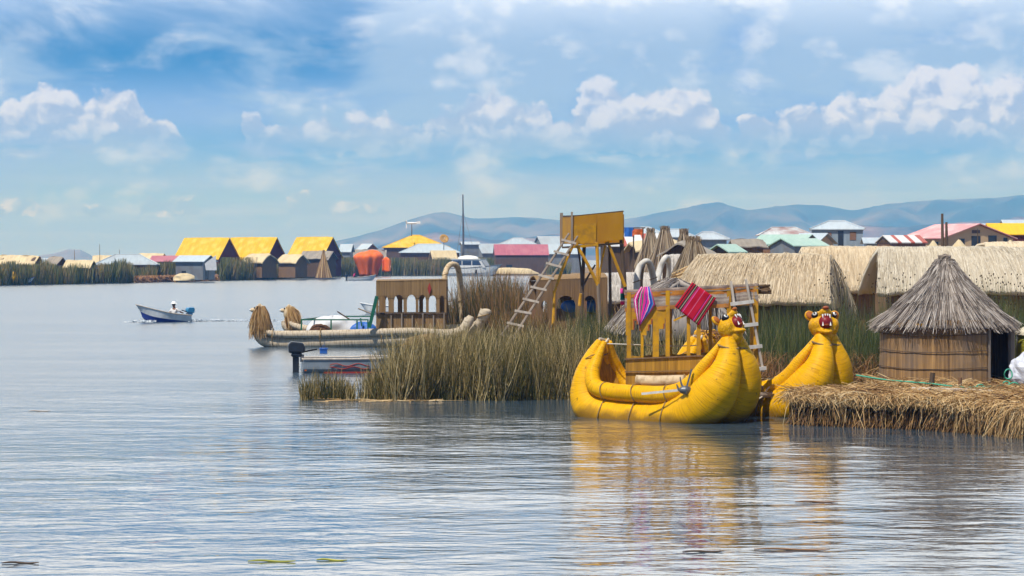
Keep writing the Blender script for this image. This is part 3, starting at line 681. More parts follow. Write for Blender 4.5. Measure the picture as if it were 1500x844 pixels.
gable_house('metal_roof_house', 'pale blue roof end just left of the yellow tower', 'house', 812, 346, 360, 545, 8.5, 6.0, .35, M['zinc'], M['wall_grey'])
gable_house('metal_roof_house', 'pale blue lower roof behind the ladder of the yellow tower', 'house', 822, 358, 372, 520, 8.5, 6.0, .1, M['zinc_pale'], M['wall_grey'])

# ---- houses of the right-hand village
gable_house('striped_roof_house', 'brown and white striped metal roof behind the straw cones', 'house', 932, 342, 360, 180, 5.2, 4.6, .12, M['stripe_roof'], M['mat_dark'], over=.2)
hip_house('metal_roof_house', 'pale hip roof just right of the yellow tower', 'house', 945, 333, 345, 300, 5.0, 5.5, 1.0, .1, M['zinc_pale'], M['wall_blue'])
hip_house('metal_roof_house', 'pale blue hip roof above the straw cones', 'house', 985, 336, 347, 290, 5.4, 5.6, 1.4, .0, M['zinc'], M['wall_blue'], ops=[('f', 1, 1.6, .7, .9, DW, 'window')])
hip_house('metal_roof_house', 'pale blue hip roof with slate walls right of the straw cones', 'house', 1037, 340, 350.5, 270, 4.6, 5.4, 1.2, .0, M['zinc'], M['wall_blue'], ops=[('f', .3, 1.0, .7, 1.1, DW, 'window')])
hip_house('rusty_roof_house', 'white and rust streaked hip roof left of the slate blue two storey house', 'house', 1148, 333.5, 344, 265, 5.8, 5.6, 2.6, .0, M['zinc_rusty'], M['wall_brown'])
gable_house('thatched_hut', 'dark brown thatched hut left of the green metal roofs', 'hut', 1094, 350, 361, 190, 2.7, 3.2, .15, M['far_grey_thatch'], M['mat_brown'], wob=.15)
gable_house('canvas_shelter', 'small grey-green ridge tent beside the brown thatched hut', 'shelter', 1064, 357.5, 369, 170, 1.9, 2.4, .7, M['zinc_green'], M['mat_dark'])
gable_house('green_roof_house', 'pale green gabled roof in front of the rust streaked roof', 'house', 1152, 343.5, 357.5, 220, 5.2, 4.6, -.55, M['zinc_green'], M['wall_plank'], over=.25, ops=[('f', -1.2, .9, .9, 1.0, M['wall_blue'], 'window')])
gable_house('green_roof_house', 'mint green low roof with dark gable below the slate blue house', 'house', 1170, 349, 360, 205, 3.8, 4.0, .5, M['zinc_green'], M['wall_grey'], over=.2)
gable_house('metal_roof_house', 'white metal lean roof right of the mint green roof', 'house', 1192, 341.5, 356, 225, 3.0, 4.2, -.6, M['zinc_pale'], M['wall_cream'])
hip_house('slate_house', 'slate blue two storey metal house with white hip roof', 'house', 1226, 324, 335.5, 250, 5.7, 5.2, 1.6, -.12, M['zinc_pale'], M['wall_blue'], over=.22,
          ops=[('f', -.9, 5.0, .6, .85, M['wall_plank'], 'window'), ('f', .35, 4.4, .55, 1.6, DW, 'door'), ('f', 1.6, 5.05, .65, .85, M['wall_plank'], 'window'), ('r', 0, 5.0, .8, .8, DW, 'window')])
gable_house('metal_roof_shed', 'small pale metal roof right of the slate blue house', 'shed', 1277, 348, 356, 235, 2.0, 2.4, .0, M['zinc_pale'], M['wall_blue'])
gable_house('striped_roof_house', 'plank cabin with white and rust red striped roof', 'cabin', 1320, 344.5, 355, 215, 3.7, 3.2, .3, M['stripe_roof'], M['wall_plank'], over=.15, gable=M['mat_dark'])
cb = gable_house('cream_house', 'cream walled house with pale pink roof and dark windows on its gable', 'house', 1402, 328, 349, 226, 7.2, 8.6, -1.12, M['roof_pale_pink'], M['wall_cream'], over=.3, zb=.6,
                 ops=[('r', -.3, 3.6, 1.0, 1.35, DW, 'door'), ('r', 1.6, 3.75, .95, 1.25, DW, 'window'), ('r', -1.9, 3.9, .6, .8, DW, 'window'), ('r', 3.1, 3.9, .45, .9, DW, 'window'), ('r', -.3, 5.2, .9, .3, M['wall_brown'], 'sign_board'),
                      ('f', -1.9, 3.5, .7, .9, DW, 'window'), ('f', .1, 3.5, .7, .9, DW, 'window'), ('f', 2.2, 3.5, .7, .9, DW, 'window')])
gable_house('yellow_roof_house', 'maroon walled house with vivid yellow roof at the right edge', 'house', 1492, 327, 343, 228, 6.2, 4.6, .0, M['flat_yellow'], M['maroon'], over=.2, zb=.6, gable=M['wall_cream'])
gable_house('metal_roof_house', 'pale metal roof between the cream house and the yellow roof', 'house', 1447, 327.5, 334, 262, 3.2, 3.0, -.2, M['zinc'], M['wall_cream'], zb=.6)
gable_house('metal_roof_house', 'white metal roof showing above the vivid yellow roof', 'house', 1493, 322, 330, 275, 4.2, 3.0, .0, M['zinc_pale'], M['wall_cream'], zb=.6)

def pole(name, label, cat, px, y0, y1, d, r, m, zb=None, parts=None):
    zt = Z(y0, d); zb = Z(y1, d) if zb is None else zb
    root = empty(name, (X(px, d), d, zb), 0, label, cat); h = zt - zb
    mb = MB(); mb.tube([(0, 0, 0), (r * .4, 0, h * .5), (0, 0, h)], [r, r * .85, r * .5], 7); mb.build('post', m, root)
    return root, h
rt, h = pole('radio_mast', 'very tall thin grey radio mast on the far shore', 'mast', 678, 285, 360, 506, .26, M['steel'], zb=.28)
mb = MB()
for a in (0, 2.1, 4.2): mb.tube([(0, 0, h * .8), (math.cos(a) * 3.6, math.sin(a) * 3.6, .1)], .025, 4)
mb.build('guy_wire', M['steel'], rt)
rt, h = pole('wind_turbine', 'thin pole with small white wind turbine above the yellow hip roof', 'wind turbine', 603, 327, 346, 524, .12, M['steel'])
mb = MB(); mb.ell((0, 0, h), (1.1, .3, .24)); mb.build('turbine_body', M['white'], rt)
mb = MB()
for a in (.5, 2.6, 4.7): mb.beam((-1.15, 0, h), (-1.15, 1.1 * math.cos(a), h + 1.1 * math.sin(a)), .2, .05)
mb.build('blade', M['white'], rt)
mb = MB(); mb.beam((.8, 0, h), (1.9, 0, h + .2), .05, .5); mb.build('tail_vane', M['white'], rt)
rt, h = pole('satellite_dish', 'round ochre satellite dish on a post beside the yellow hip roof', 'dish', 650, 351, 366, 500, .09, M['steel'])
mb = MB(); mb.lathe([(0.02, 0), (.35, .05), (.7, .16), (.98, .34), (.98, .38), (.68, .2), (.02, .04)], (0, 0, 0), 20)
rm = Matrix.Rotation(R(62), 3, 'X') ; rm = Matrix.Rotation(R(20), 3, 'Z') @ rm
mb.v = [tuple(rm @ Vector(v) + Vector((0, -.1, h + .05))) for v in mb.v]; mb.build('dish', M['dish_ochre'], rt, smooth=True)
mb = MB(); mb.beam(Vector((0, -.1, h)) + rm @ Vector((0, 0, .1)), Vector((0, -.1, h)) + rm @ Vector((0, 0, .8)), .09); mb.build('feed_horn', M['white'], rt)
rt, h = pole('wooden_post', 'dark twin post standing behind the thatched roofs at the right', 'post', 1380, 313, 365, 96, .10, M['wood_dark'], zb=.35)
mb = MB(); mb.tube([(.2, .02, 0), (.19, 0, h * .6), (.17, 0, h * .93)], [.09, .08, .05], 7); mb.build('second_post', M['wood_dark'], rt)
pole('thin_pole', 'thin dark pole in front of the cream house', 'pole', 1432, 335, 362, 110, .035, M['wood_dark'], zb=.35)
for px, y0, lb in ((146, 358, 'thin bare pole above the left end of the blue hip roof'), (109, 366, 'thin bare pole left of the blue hip roof'), (175, 366, 'thin bare pole at the middle of the blue hip roof')):
    pole('thin_pole', lb, 'pole', px, y0, 386, 360, .06, M['wood_dark'], zb=.28)
for px, y0, d, rr, lb in ((1367, 352.5, 140, 1.0, 'little white thatched cone beneath the cream house, left of the twin post'), (1405, 351, 140, 1.15, 'little white thatched cone beneath the cream house, right of the twin post'), (1480, 351.5, 140, .9, 'little white thatched cone beneath the yellow roof')):
    root = empty('thatched_cone', (X(px, d), d, .35), 0, lb, 'hut', 'small white thatched cones'); zt = Z(y0, d) - .35
    mb = MB(); mb.lathe([(.05, zt), (rr * .35, zt - .4), (rr * .8, zt - .95), (rr, zt - 1.3), (rr * .9, zt - 1.32)], n=14, jit=.04); mb.build('roof', M['far_cream'], root)
    mb = MB(); mb.lathe([(rr * .85, 0), (rr * .85, zt - 1.25)], n=14); mb.build('wall', M['mat_dark'], root)

# ---- far-shore things
def mound(name, label, cat, px, y0, d, rx, ry, hgt, m, zb=.28, nstr=0, smat=None, wob=.3):
    mb = MB(); nv = 40; nh = 16; vs = []; fs = []; c = W(px, d, zb)
    for j in range(nh + 1):
        k = j / nh
        for i in range(nv):
            a = 2 * math.pi * i / nv; q = Vector((math.cos(a), math.sin(a), k * 1.3))
            rr = math.cos(k * math.pi / 2) ** .7 * (1 + noise.noise(q * 1.6 + Vector((px, 0, 0))) * wob)
            vs.append(c + Vector((q.x * rx * rr, q.y * ry * rr, hgt * math.sin(k * math.pi / 2) * (1 + noise.noise(q * 2.1 + Vector((0, px, 0))) * wob * .4))))
    for j in range(nh):
        for i in range(nv): l = (i + 1) % nv; fs.append((j * nv + i, j * nv + l, (j + 1) * nv + l, (j + 1) * nv + i))
    mb.add(vs, fs); o = mb.build(name, m, smooth=True); return tag(o, label, cat)
# crumpled orange sheet thrown over something boxy
def orange():
    d = 452; mb = MB(); nx, nz = 46, 20; g = []
    cx = X(540, d); zt = Z(366.5, d)
    for j in range(nz + 1):
        k = j / nz; row = []
        for i in range(nx + 1):
            a = 2 * math.pi * i / nx
            rr = math.sin(min(1, k * 1.5) * math.pi / 2) ** .75 * (1 - .55 * max(0, k - .45) / .55) + .12 * math.sin(a * 7 + 1) * k + .07 * math.sin(a * 13 + k * 4) * k
            z = zt - (zt - .1) * k ** 1.9 - .35 * (1 - math.cos(a)) * .5 * (1 - k)
            cr = noise.noise(Vector((math.cos(a) * 2.2, math.sin(a) * 2.2, k * 3))) * .4
            row.append((cx + math.cos(a) * 3.0 * rr * (1 + cr * .15) , d + math.sin(a) * 2.3 * rr, z + cr * .55 * (1 - k)))
        g.append(row)
    mb.slab(g, (0, 0, -.05))
    # fold dragged out to the right
    g = []
    for j in range(9):
        k = j / 8; row = []
        for i in range(9):
            t = i / 8
            row.append((cx + 2.6 + t * 1.7, d - 1.2 + .5 * math.sin(t * 6), Z(381, d) - k * 2.2 + .5 * math.sin(t * 3.1) * (1 - k) + .12 * math.sin(k * 9 + t * 5)))
        g.append(row)
    mb.slab(g, (0, .06, 0))
    o = mb.build('orange_tarpaulin', M['orange_tarp'], smooth=True); tag(o, 'crumpled bright orange tarpaulin draped over a heap on the far shore', 'tarpaulin')
orange()
def straw_cone(name, label, px, y0, y1, d, r, m, zb=.3, tuft=.13, n=900, w=.03, group=None, crown=True):
    """reeds stood on end, tied near the top with a tuft above the tie"""
    root = empty(name, W(px, d, zb), 0, label, 'reed stack', group); h = Z(y0, d) - zb
    a = RNG.uniform(0, 2 * np.pi, n); rb = r * np.sqrt(RNG.uniform(.35, 1.1, n)); zt = h * (1 - tuft)
    base = np.stack([np.cos(a) * rb, np.sin(a) * rb, np.zeros(n)], 1)
    a2 = a + RNG.normal(0, .25, n); tip = np.stack([np.cos(a2) * r * .11, np.sin(a2) * r * .11, zt + RNG.uniform(-.1, .12, n) * h], 1)
    bend = np.stack([np.cos(a) * r * .06, np.sin(a) * r * .06, np.zeros(n)], 1) * RNG.uniform(-.8, 1, (n, 1))
    ex = MB(); ex.lathe([(r * .86, 0), (r * .58, zt * .4), (r * .33, zt * .72), (r * .10, zt), (r * .09, zt + .05)], n=18)
    strands('stalks', base, tip, bend, w, RNG.uniform(0, 1, n), m, root, extra=ex, taper=.4)
    k = n // 5; a = RNG.uniform(0, 2 * np.pi, k); b0 = np.stack([np.cos(a) * r * .07, np.sin(a) * r * .07, np.full(k, zt)], 1)
    t0 = np.stack([np.cos(a) * r * RNG.uniform(.04, .15, k), np.sin(a) * r * RNG.uniform(.04, .15, k), h * RNG.uniform(.93, 1.03, k)], 1)
    strands('tuft', b0, t0, np.zeros((k, 3)), w, RNG.uniform(0, .6, k), m, root, taper=.3)
    mb = MB(); mb.tube([(r * .115 * math.cos(t), r * .115 * math.sin(t), zt + .02) for t in np.linspace(0, 2 * math.pi, 13)[:-1]], .025, 5, closed=True); mb.build('tie', M['cord'], root)
    return root
straw_cone('reed_stack', 'pale straw cone stood on the far shore below the third yellow roof', 474, 367, 396, 388, 1.35, M['straw'], .3, n=500, w=.09)
mound('straw_pile', 'low pile of cut straw before the grey plank shed', 'straw pile', 270, 393, 341, 1.6, 1.2, 1.0, M['far_cream'])
mound('straw_bank', 'pale straw bank at the waterline below the pink roofed house', 'straw bank', 748, 394, 482, 5.2, 1.4, 1.25, M['far_cream'], wob=.2)
# cut-reed rick along the far waterline
n = 2600; px = RNG.uniform(197, 320, n); d0 = np.array([dshore(p) for p in px]) - RNG.uniform(.2, 2.4, n)
xx = (px - 750) * d0 / F; b0 = np.stack([xx, d0, RNG.uniform(.15, 1.05, n)], 1)
t0 = b0 + np.stack([RNG.normal(0, .35, n), -RNG.uniform(.1, .6, n), -RNG.uniform(.1, .7, n)], 1)
ex = MB(); ex.extrude([(X(p, dshore(p) - 2.1), dshore(p) - 2.1, .02) for p in (197, 230, 260, 290, 320)] + [(X(p, dshore(p) + .5), dshore(p) + .5, .02) for p in (320, 290, 260, 230, 197)], (0, 0, .85))
o = strands('reed_rick', b0, t0, np.zeros((n, 3)), .11, RNG.uniform(0, .75, n), M['straw_red'], extra=ex, extra_rnd=.05); tag(o, 'long low rick of brown cut reeds lying along the far left waterline', 'reed rick')

# ---- reeds on the far shore
def reed_bed(name, pts, h, w, rnd, m, lean=.12, segs=2, seeds=None, bendk=.12, label=None, cat=None):
    pts = np.asarray(pts, float); n = len(pts); h = np.broadcast_to(h, (n,))
    ln = RNG.normal(0, lean, (n, 2)); tip = pts + np.stack([ln[:, 0] * h, ln[:, 1] * h, h], 1)
    bend = np.stack([RNG.normal(0, bendk, n) * h * .5, RNG.normal(0, bendk, n) * h * .5, h * .05], 1)
    ex = None
    if seeds:
        ex = MB()
        for i in RNG.choice(n, seeds, replace=False): ex.ell(tip[i], (.02, .02, .028), None, 5, 3)
    o = strands(name, pts, tip, bend, w, rnd, [m, M['seed_head']] if seeds else m, segs=segs, extra=ex)
    if seeds:
        k = n * segs; mi = np.zeros(len(o.data.polygons), np.int32); mi[k:] = 1; o.data.polygons.foreach_set('material_index', mi)
    return tag(o, kind='stuff')
n = 30000; px = RNG.uniform(-30, 835, n); dd = np.array([dshore(p) for p in px]) + RNG.uniform(-1.5, 9, n) ** 1.0
hm = np.array([2.6 + 1.0 * noise.fractal(Vector((p / 38., 0, 5)), 1, 2, 3) for p in px]) * RNG.uniform(.55, 1.1, n)
clump = np.array([noise.fractal(Vector((p / 26., 3, 1)), 1, 2, 3) for p in px])
keep = ~(((px > 197) & (px < 322)) & (dd < np.array([dshore(p) for p in px]) + 3)) & ~((px > 722) & (px < 800)) & ~((px > 531) & (px < 549))
hm = np.where((px > 325) & (px < 725), hm * 1.3, hm); hm = np.clip(hm, .5, 3.6)
xx = (px - 750) * dd / F
rn = np.clip(RNG.uniform(0, .75, n) + clump * .45, 0, 1)
reed_bed('far_shore_reeds', np.stack([xx, dd, np.full(n, .05)], 1)[keep], hm[keep], .13, rn[keep], M['far_reeds'])

# ---- boats
def boat_hull(L, B, D, bow, wl=.18, nose=.0, chine=.72):
    """open boat, bow to +x: outer skin, inner skin and a flat transom; returns (outer+inner, gunwale path)"""
    ns = 15; outer = []; gun = ([], [])
    for i in range(ns):
        t = i / (ns - 1); x = -L / 2 + L * t
        hb = B / 2 * (.86 + .14 * math.sin(min(t, .5) * math.pi)) * (1 - max(0, (t - .45) / .55) ** 2.3 * .985)
        sh = D - wl + bow * max(0, (t - .3) / .7) ** 2; kz = -wl + (bow * .55 + wl) * max(0, (t - .72) / .28) ** 2.2
        xo = x + nose * max(0, (t - .6) / .4) ** 2
        xs = x - nose * .4 * max(0, (t - .6) / .4) ** 2
        outer.append([(xo, hb, sh), (x, hb * .95, kz + (sh - kz) * .45), (xs, hb * chine, kz + (sh - kz) * .08), (xs, 0, kz), (xs, -hb * chine, kz + (sh - kz) * .08), (x, -hb * .95, kz + (sh - kz) * .45), (xo, -hb, sh)])
        gun[0].append((xo, hb, sh)); gun[1].append((xo, -hb, sh))
    return outer, gun
def small_boat(name, label, cat, loc, rz, L, B, D, bow, m, trim, wl=.18, pitch=0.0, boot=None, group=None, seats=2, motor=None, nose=.25, inner=None):
    root = empty(name, loc, rz, label, cat, group)
    if pitch: root.matrix_basis = root.matrix_basis @ Matrix.Rotation(-pitch, 4, 'Y')
    outer, gun = boat_hull(L, B, D, bow, wl, nose)
    mb = MB(); ns = len(outer); nc = 7; vs = [v for r in outer for v in r]; fs = []
    mb.m = 0
    for i in range(ns - 1):
        for k in range(nc - 1): fs.append((i * nc + k, i * nc + k + 1, (i + 1) * nc + k + 1, (i + 1) * nc + k))
    fs.append(tuple(range(nc)))
    mb.add(vs, fs); 
    if boot:
        for fi, f in enumerate(mb.f):
            zc = sum(mb.v[k][2] for k in f) / len(f); lowk = all(k % nc in (1, 2, 3, 4, 5) for k in f)
            if lowk and len(f) == 4: mb.mi[fi] = 1
    inn = [[(x * .985, y * .93, max(z, -wl + .06) if k in (2, 3, 4) else z - .004) for k, (x, y, z) in enumerate(r)] for r in outer]
    mb.m = 2
    mb.add([(x, y, z + (.05 if 0 < k < 6 else 0)) for r in inn for k, (x, y, z) in enumerate(r)], [f[::-1] for f in fs])
    me = MB.build(mb, 'hull', [m, boot or m, inner or m], root, smooth=False)
    t = MB()
    for s_ in gun: t.tube([Vector(p) + Vector((0, 0, .005)) for p in s_], .032, 6)
    t.tube([gun[0][0], gun[1][0]], .032, 6); t.build('gunwale', trim, root)
    for k in range(seats):
        x = -L * .28 + k * L * .30; t = MB(); t.box((x, 0, D - wl - .18), (.24, B * .84, .035)); t.build('thwart', trim, root)
    if motor: outboard(root, (-L / 2 - .02, 0, D - wl + .02), motor)
    return root
def outboard(root, loc, m, k=1.0, tilt=0.0):
    x, y, z = loc
    mb = MB(); pr_ = [(-.36, .14), (.08, .14), (.10, .30), (.04, .42), (-.30, .46), (-.38, .36)]; mb.extrude([(x + a * k, y - .15 * k, z + b2 * k) for a, b2 in pr_], (0, .30 * k, 0)); mb.box((x - .14 * k, y, z + .09 * k), (.30 * k, .24 * k, .12 * k)); o = mb.build('outboard_motor', m, root); bv = o.modifiers.new('bevel', 'BEVEL'); bv.width = .05 * k; bv.segments = 3
    mb = MB(); mb.box((x - .16 * k, y, z - .15 * k), (.17 * k, .11 * k, .62 * k)); mb.box((x - .14 * k, y, z - .50 * k), (.30 * k, .035, .22 * k)); mb.ell((x - .14 * k, y, z - .52 * k), (.2 * k, .055, .055)); mb.build('motor_leg', m, o)
    mb = MB(); mb.beam((x, y, z + .16 * k), (x + .42 * k, y + .05, z + .24 * k), .045); mb.build('tiller', M['black'], o)
    mb = MB(); mb.box((x + .01, y, z), (.10 * k, .2 * k, .2 * k)); mb.build('bracket', M['steel'], o)
    return o

def person(name, label, loc, rz, shirt, hat, arm=((.28, .24, .62), (.22, .30, .40)), arm2=None, trousers=None):
    """one seated body grown over a skeleton (faces +x), clothes and hair as children; seat at z=0"""
    root = empty(name, loc, rz, label, 'person')
    def skin(nm, V, Ed, Rr, m, rootv=0, sub=2):
        me = bpy.data.meshes.new(nm); bm = bmesh.new(); vl = bm.verts.layers.skin.verify(); bv = []
        for i, p in enumerate(V):
            v = bm.verts.new(p); r = Rr[i]; v[vl].radius = r if isinstance(r, tuple) else (r, r); v[vl].use_root = (i == rootv); bv.append(v)
        for a, b2 in Ed: bm.edges.new((bv[a], bv[b2]))
        bm.to_mesh(me); bm.free(); me.materials.append(m)
        o = bpy.data.objects.new(nm, me); COL.objects.link(o); o.parent = root
        o.modifiers.new('skin', 'SKIN').use_smooth_shade = True
        s_ = o.modifiers.new('sub', 'SUBSURF'); s_.levels = s_.render_levels = sub
        return o
    a2 = arm2 or ((.10, -.27, .32), (.30, -.20, .20))
    V = [(0, 0, .05), (.0, 0, .25), (.02, 0, .46), (.03, 0, .57), (.06, 0, .66), (.07, 0, .76),
         (.02, .19, .47), arm[0], arm[1], (.02, -.19, .47), a2[0], a2[1],
         (.06, .10, .04), (.44, .13, .08), (.46, .13, -.34), (.58, .14, -.36), (.06, -.10, .04), (.44, -.13, .08), (.46, -.13, -.34), (.58, -.14, -.36)]
    Ed = [(0, 1), (1, 2), (2, 3), (3, 4), (4, 5), (2, 6), (6, 7), (7, 8), (2, 9), (9, 10), (10, 11), (0, 12), (12, 13), (13, 14), (14, 15), (0, 16), (16, 17), (17, 18), (18, 19)]
    Rr = [.13, .12, .12, .055, .085, .075, .06, .045, .032, .06, .045, .032, .085, .06, .045, .035, .085, .06, .045, .035]
    skin('body', V, Ed, Rr, M['skin'])
    k = [0, 1, 2, 6, 7, 9, 10]; mp = {a: i for i, a in enumerate(k)}
    skin('shirt', [V[i] for i in k], [(mp[a], mp[b2]) for a, b2 in Ed if a in mp and b2 in mp], [.15, .145, .145, .085, .066, .085, .066], shirt)
    k = [0, 12, 13, 14, 16, 17, 18]; mp = {a: i for i, a in enumerate(k)}
    skin('trousers', [V[i] for i in k], [(mp[a], mp[b2]) for a, b2 in Ed if a in mp and b2 in mp], [.15, .10, .078, .06, .10, .078, .06], trousers or M['cloth_dark'])
    mb = MB(); mb.ell((.05, 0, .755), (.105, .098, .10)); mb.build('hair', M['hair'], root, smooth=True)
    mb = MB(); mb.ell((.165, 0, .715), (.025, .015, .02)); mb.build('nose', M['skin'], root)
    for s in (-1, 1): mb = MB(); mb.ell((.15, s * .036, .74), (.012, .012, .01)); mb.build('eye', M['black'], root)
    mb = MB(); mb.ell((.158, 0, .675), (.01, .025, .008)); mb.build('mouth', M['mouth_red'], root)
    if hat:
        mb = MB(); mb.lathe([(.19, .785), (.125, .80), (.12, .87), (.075, .915), (.005, .92)], (.055, 0, 0), 18); mb.build('hat', hat, root, smooth=True)
    return root

# speeding blue and white motorboat with its driver
d = 131.0; hd = R(180 - 20)                                   # heading away from the motor, towards the left and a little to us
hd = math.atan2(-.62, -.78)
root = small_boat('motorboat', 'blue and white motorboat with raised bow speeding across the open lake', 'boat', W(239, d, 0), hd, 2.95, 1.15, .60, .30, M['hull_white'], M['wood_pale'], wl=.12, pitch=.10, boot=M['hull_blue'], motor=M['motor_blue'], nose=.3)
fw = Vector((math.cos(hd), math.sin(hd), 0))
person('person', 'person in white shirt and white hat steering the motorboat', W(239, d, .20) - fw * .72, hd + .2, M['shirt_white'], M['white'], arm=((-.14, .30, .34), (-.42, .26, .26)))
n = 3600; t = RNG.uniform(0, 1, n) ** 1.3; ctr = np.array(W(239, d, 0)) - np.array(fw) * 1.45
ax = np.array([1.0, .34, 0]); ax /= np.linalg.norm(ax)
sidev = np.array([-ax[1], ax[0], 0]); off = RNG.normal(0, 1, n) * (.16 + .5 * t) 
b0 = ctr + ax * (t * 5.0)[:, None] + sidev * off[:, None]; b0[:, 2] = RNG.uniform(.0, .09, n) * (1 - t)
mm = RNG.uniform(size=n) < .12; b0[mm] = np.array(W(239, d, .04)) + np.array(fw) * RNG.uniform(.8, 1.6, (mm.sum(), 1)) + RNG.normal(0, .22, (mm.sum(), 3)) * np.array([1, 1, .15])
t0 = b0 + RNG.normal(0, .12, (n, 3)) * np.array([1, 1, .3])
o = strands('wake_foam', b0, t0, np.zeros((n, 3)), .05, RNG.uniform(0, 1, n), M['foam']); tag(o, kind='stuff')

# small boat with pink person, white skiffs
d = 371.0
root = small_boat('motorboat', 'small grey motorboat with upturned bow below the orange tarpaulin', 'boat', W(529, d, 0), .25, 4.3, 1.35, .62, .42, M['hull_white'], M['wood_pale'], wl=.14, motor=M['motor_black'])
person('person', 'person in bright pink top sitting in the stern of the small grey motorboat', W(518.5, d, .5), .25, M['shirt_pink'], None)
root = small_boat('motorboat', 'white and blue boat moored at the far left shore', 'boat', W(34, 312, 0), .2, 2.4, 1.3, .7, .5, M['hull_white'], M['hull_blue'], boot=M['hull_blue'])
root = small_boat('white_skiff', 'small white skiff seen through the arches of the straw cabin', 'boat', W(553, 149, 0), math.pi - .15, 1.75, 1.0, .62, .18, M['hull_white'], M['hull_white'], wl=.1)
root = small_boat('white_skiff', 'white skiff with outboard motor behind the tan reed hoop', 'boat', W(684, 152, 0), -.2, 2.6, 1.2, .62, .2, M['hull_white'], M['hull_white'], wl=.1)
outboard(root, (-1.32, 0, .55), M['motor_blue'], .95)

# yellow reed boat at the far left edge
d = 309.0; root = empty('yellow_reed_boat', W(10, d, 0), -.5, 'small yellow reed boat with awning at the far left edge', 'boat')
for s in (-1, 1):
    mb = MB(); mb.tube([(-1.6, s * .25, 1.2), (-1.5, s * .4, .3), (0, s * .4, .1), (.9, s * .38, .3), (1.25, s * .25, 1.0), (1.15, s * .1, 1.7)], [.12, .3, .34, .34, .28, .12], 10, 4); mb.build('reed_bundle', M['yellow_reed'], root, smooth=True)
mb = MB(); mb.box((-.7, .2, 1.95), (2.0, 1.5, .35)); mb.build('awning', M['yellow_paint'], root)
for x in (-1.6, .2):
    for y in (-.45, .85): mb = MB(); mb.beam((x, y, .2), (x, y, 1.78), .09); mb.build('post', M['wood_dark'], root)

# white cabin cruiser
d = 468.0; root = empty('motor_yacht', W(694, d, 0), -.42, 'white cabin cruiser with blue tinted windows moored at the far shore', 'yacht')
outer, gun = boat_hull(10.2, 3.3, 1.9, .7, .35, .9)
mb = MB(); nc = 7; vs = [v for r in outer for v in r]; ns = len(outer)
fs = [(i * nc + k, i * nc + k + 1, (i + 1) * nc + k + 1, (i + 1) * nc + k) for i in range(ns - 1) for k in range(nc - 1)] + [tuple(range(nc))] + [(i * nc, (i + 1) * nc, (i + 1) * nc + 6, i * nc + 6) for i in range(ns - 1)]
mb.add(vs, fs); mb.build('hull', M['hull_white'], root)
mb = MB(); prof = [(-4.3, 1.5), (3.1, 1.62), (2.0, 3.15), (-4.1, 3.2)]
mb.extrude([(x, -1.35, z) for x, z in prof], (0, 2.7, 0)); mb.build('cabin', M['hull_white'], root)
mb = MB(); mb.box((-1.1, 0, 3.28), (6.4, 3.0, .14)); mb.ell((-1.2, 0, 3.45), (2.2, 1.1, .55)); mb.build('cabin_roof', M['white'], root, smooth=False)
for x0, x1 in ((-3.9, -2.0), (-1.8, .1), (.3, 1.7)):
    for s in (-1, 1):
        mb = MB(); xs_ = min(x1 + .55, 2.35) if x1 > 1 else x1
        mb.extrude([(x0, s * 1.352, 2.1), (xs_, s * 1.352, 2.1), (x1, s * 1.352, 2.95), (x0, s * 1.352, 2.95)], (0, s * .03, 0)); mb.build('window', M['glass_blue'], root)
mb = MB(); mb.slab([[(2.9 - .02, -1.2, 1.95), (2.9 - .02, 1.2, 1.95)], [(2.2, -1.2, 2.98), (2.2, 1.2, 2.98)]], (.05, 0, .03)); mb.build('windscreen', M['glass_blue'], root)
mb = MB()
for s_ in gun: mb.tube([Vector(p) + Vector((0, 0, .0)) for p in s_], .07, 6)
mb.build('rub_rail', M['steel'], root)
mb = MB(); mb.tube([(1.2, -1.5, 1.2), (1.2, -1.55, .5)], [.16, .16], 8); mb.build('fender', M['black'], root)
outboard(root, (-5.1, .3, 1.2), M['motor_black'], 1.6)
# ------------------------------------------------------------------ the near island
main = [(X(640, 86), 86), (X(700, 74), 74), (X(800, 66), 66), (X(850, 60.5), 60.5), (X(1130, 58.6), 58.6), (X(1268, 57.5), 57.5), (X(1275, 52), 52), (X(1800, 49), 49), (120, 75), (160, 420), (12, 420), (X(800, 125), 125), (X(700, 112), 112), (X(640, 104), 104)]
ground('island_ground', main, .36, M['ground_straw'])

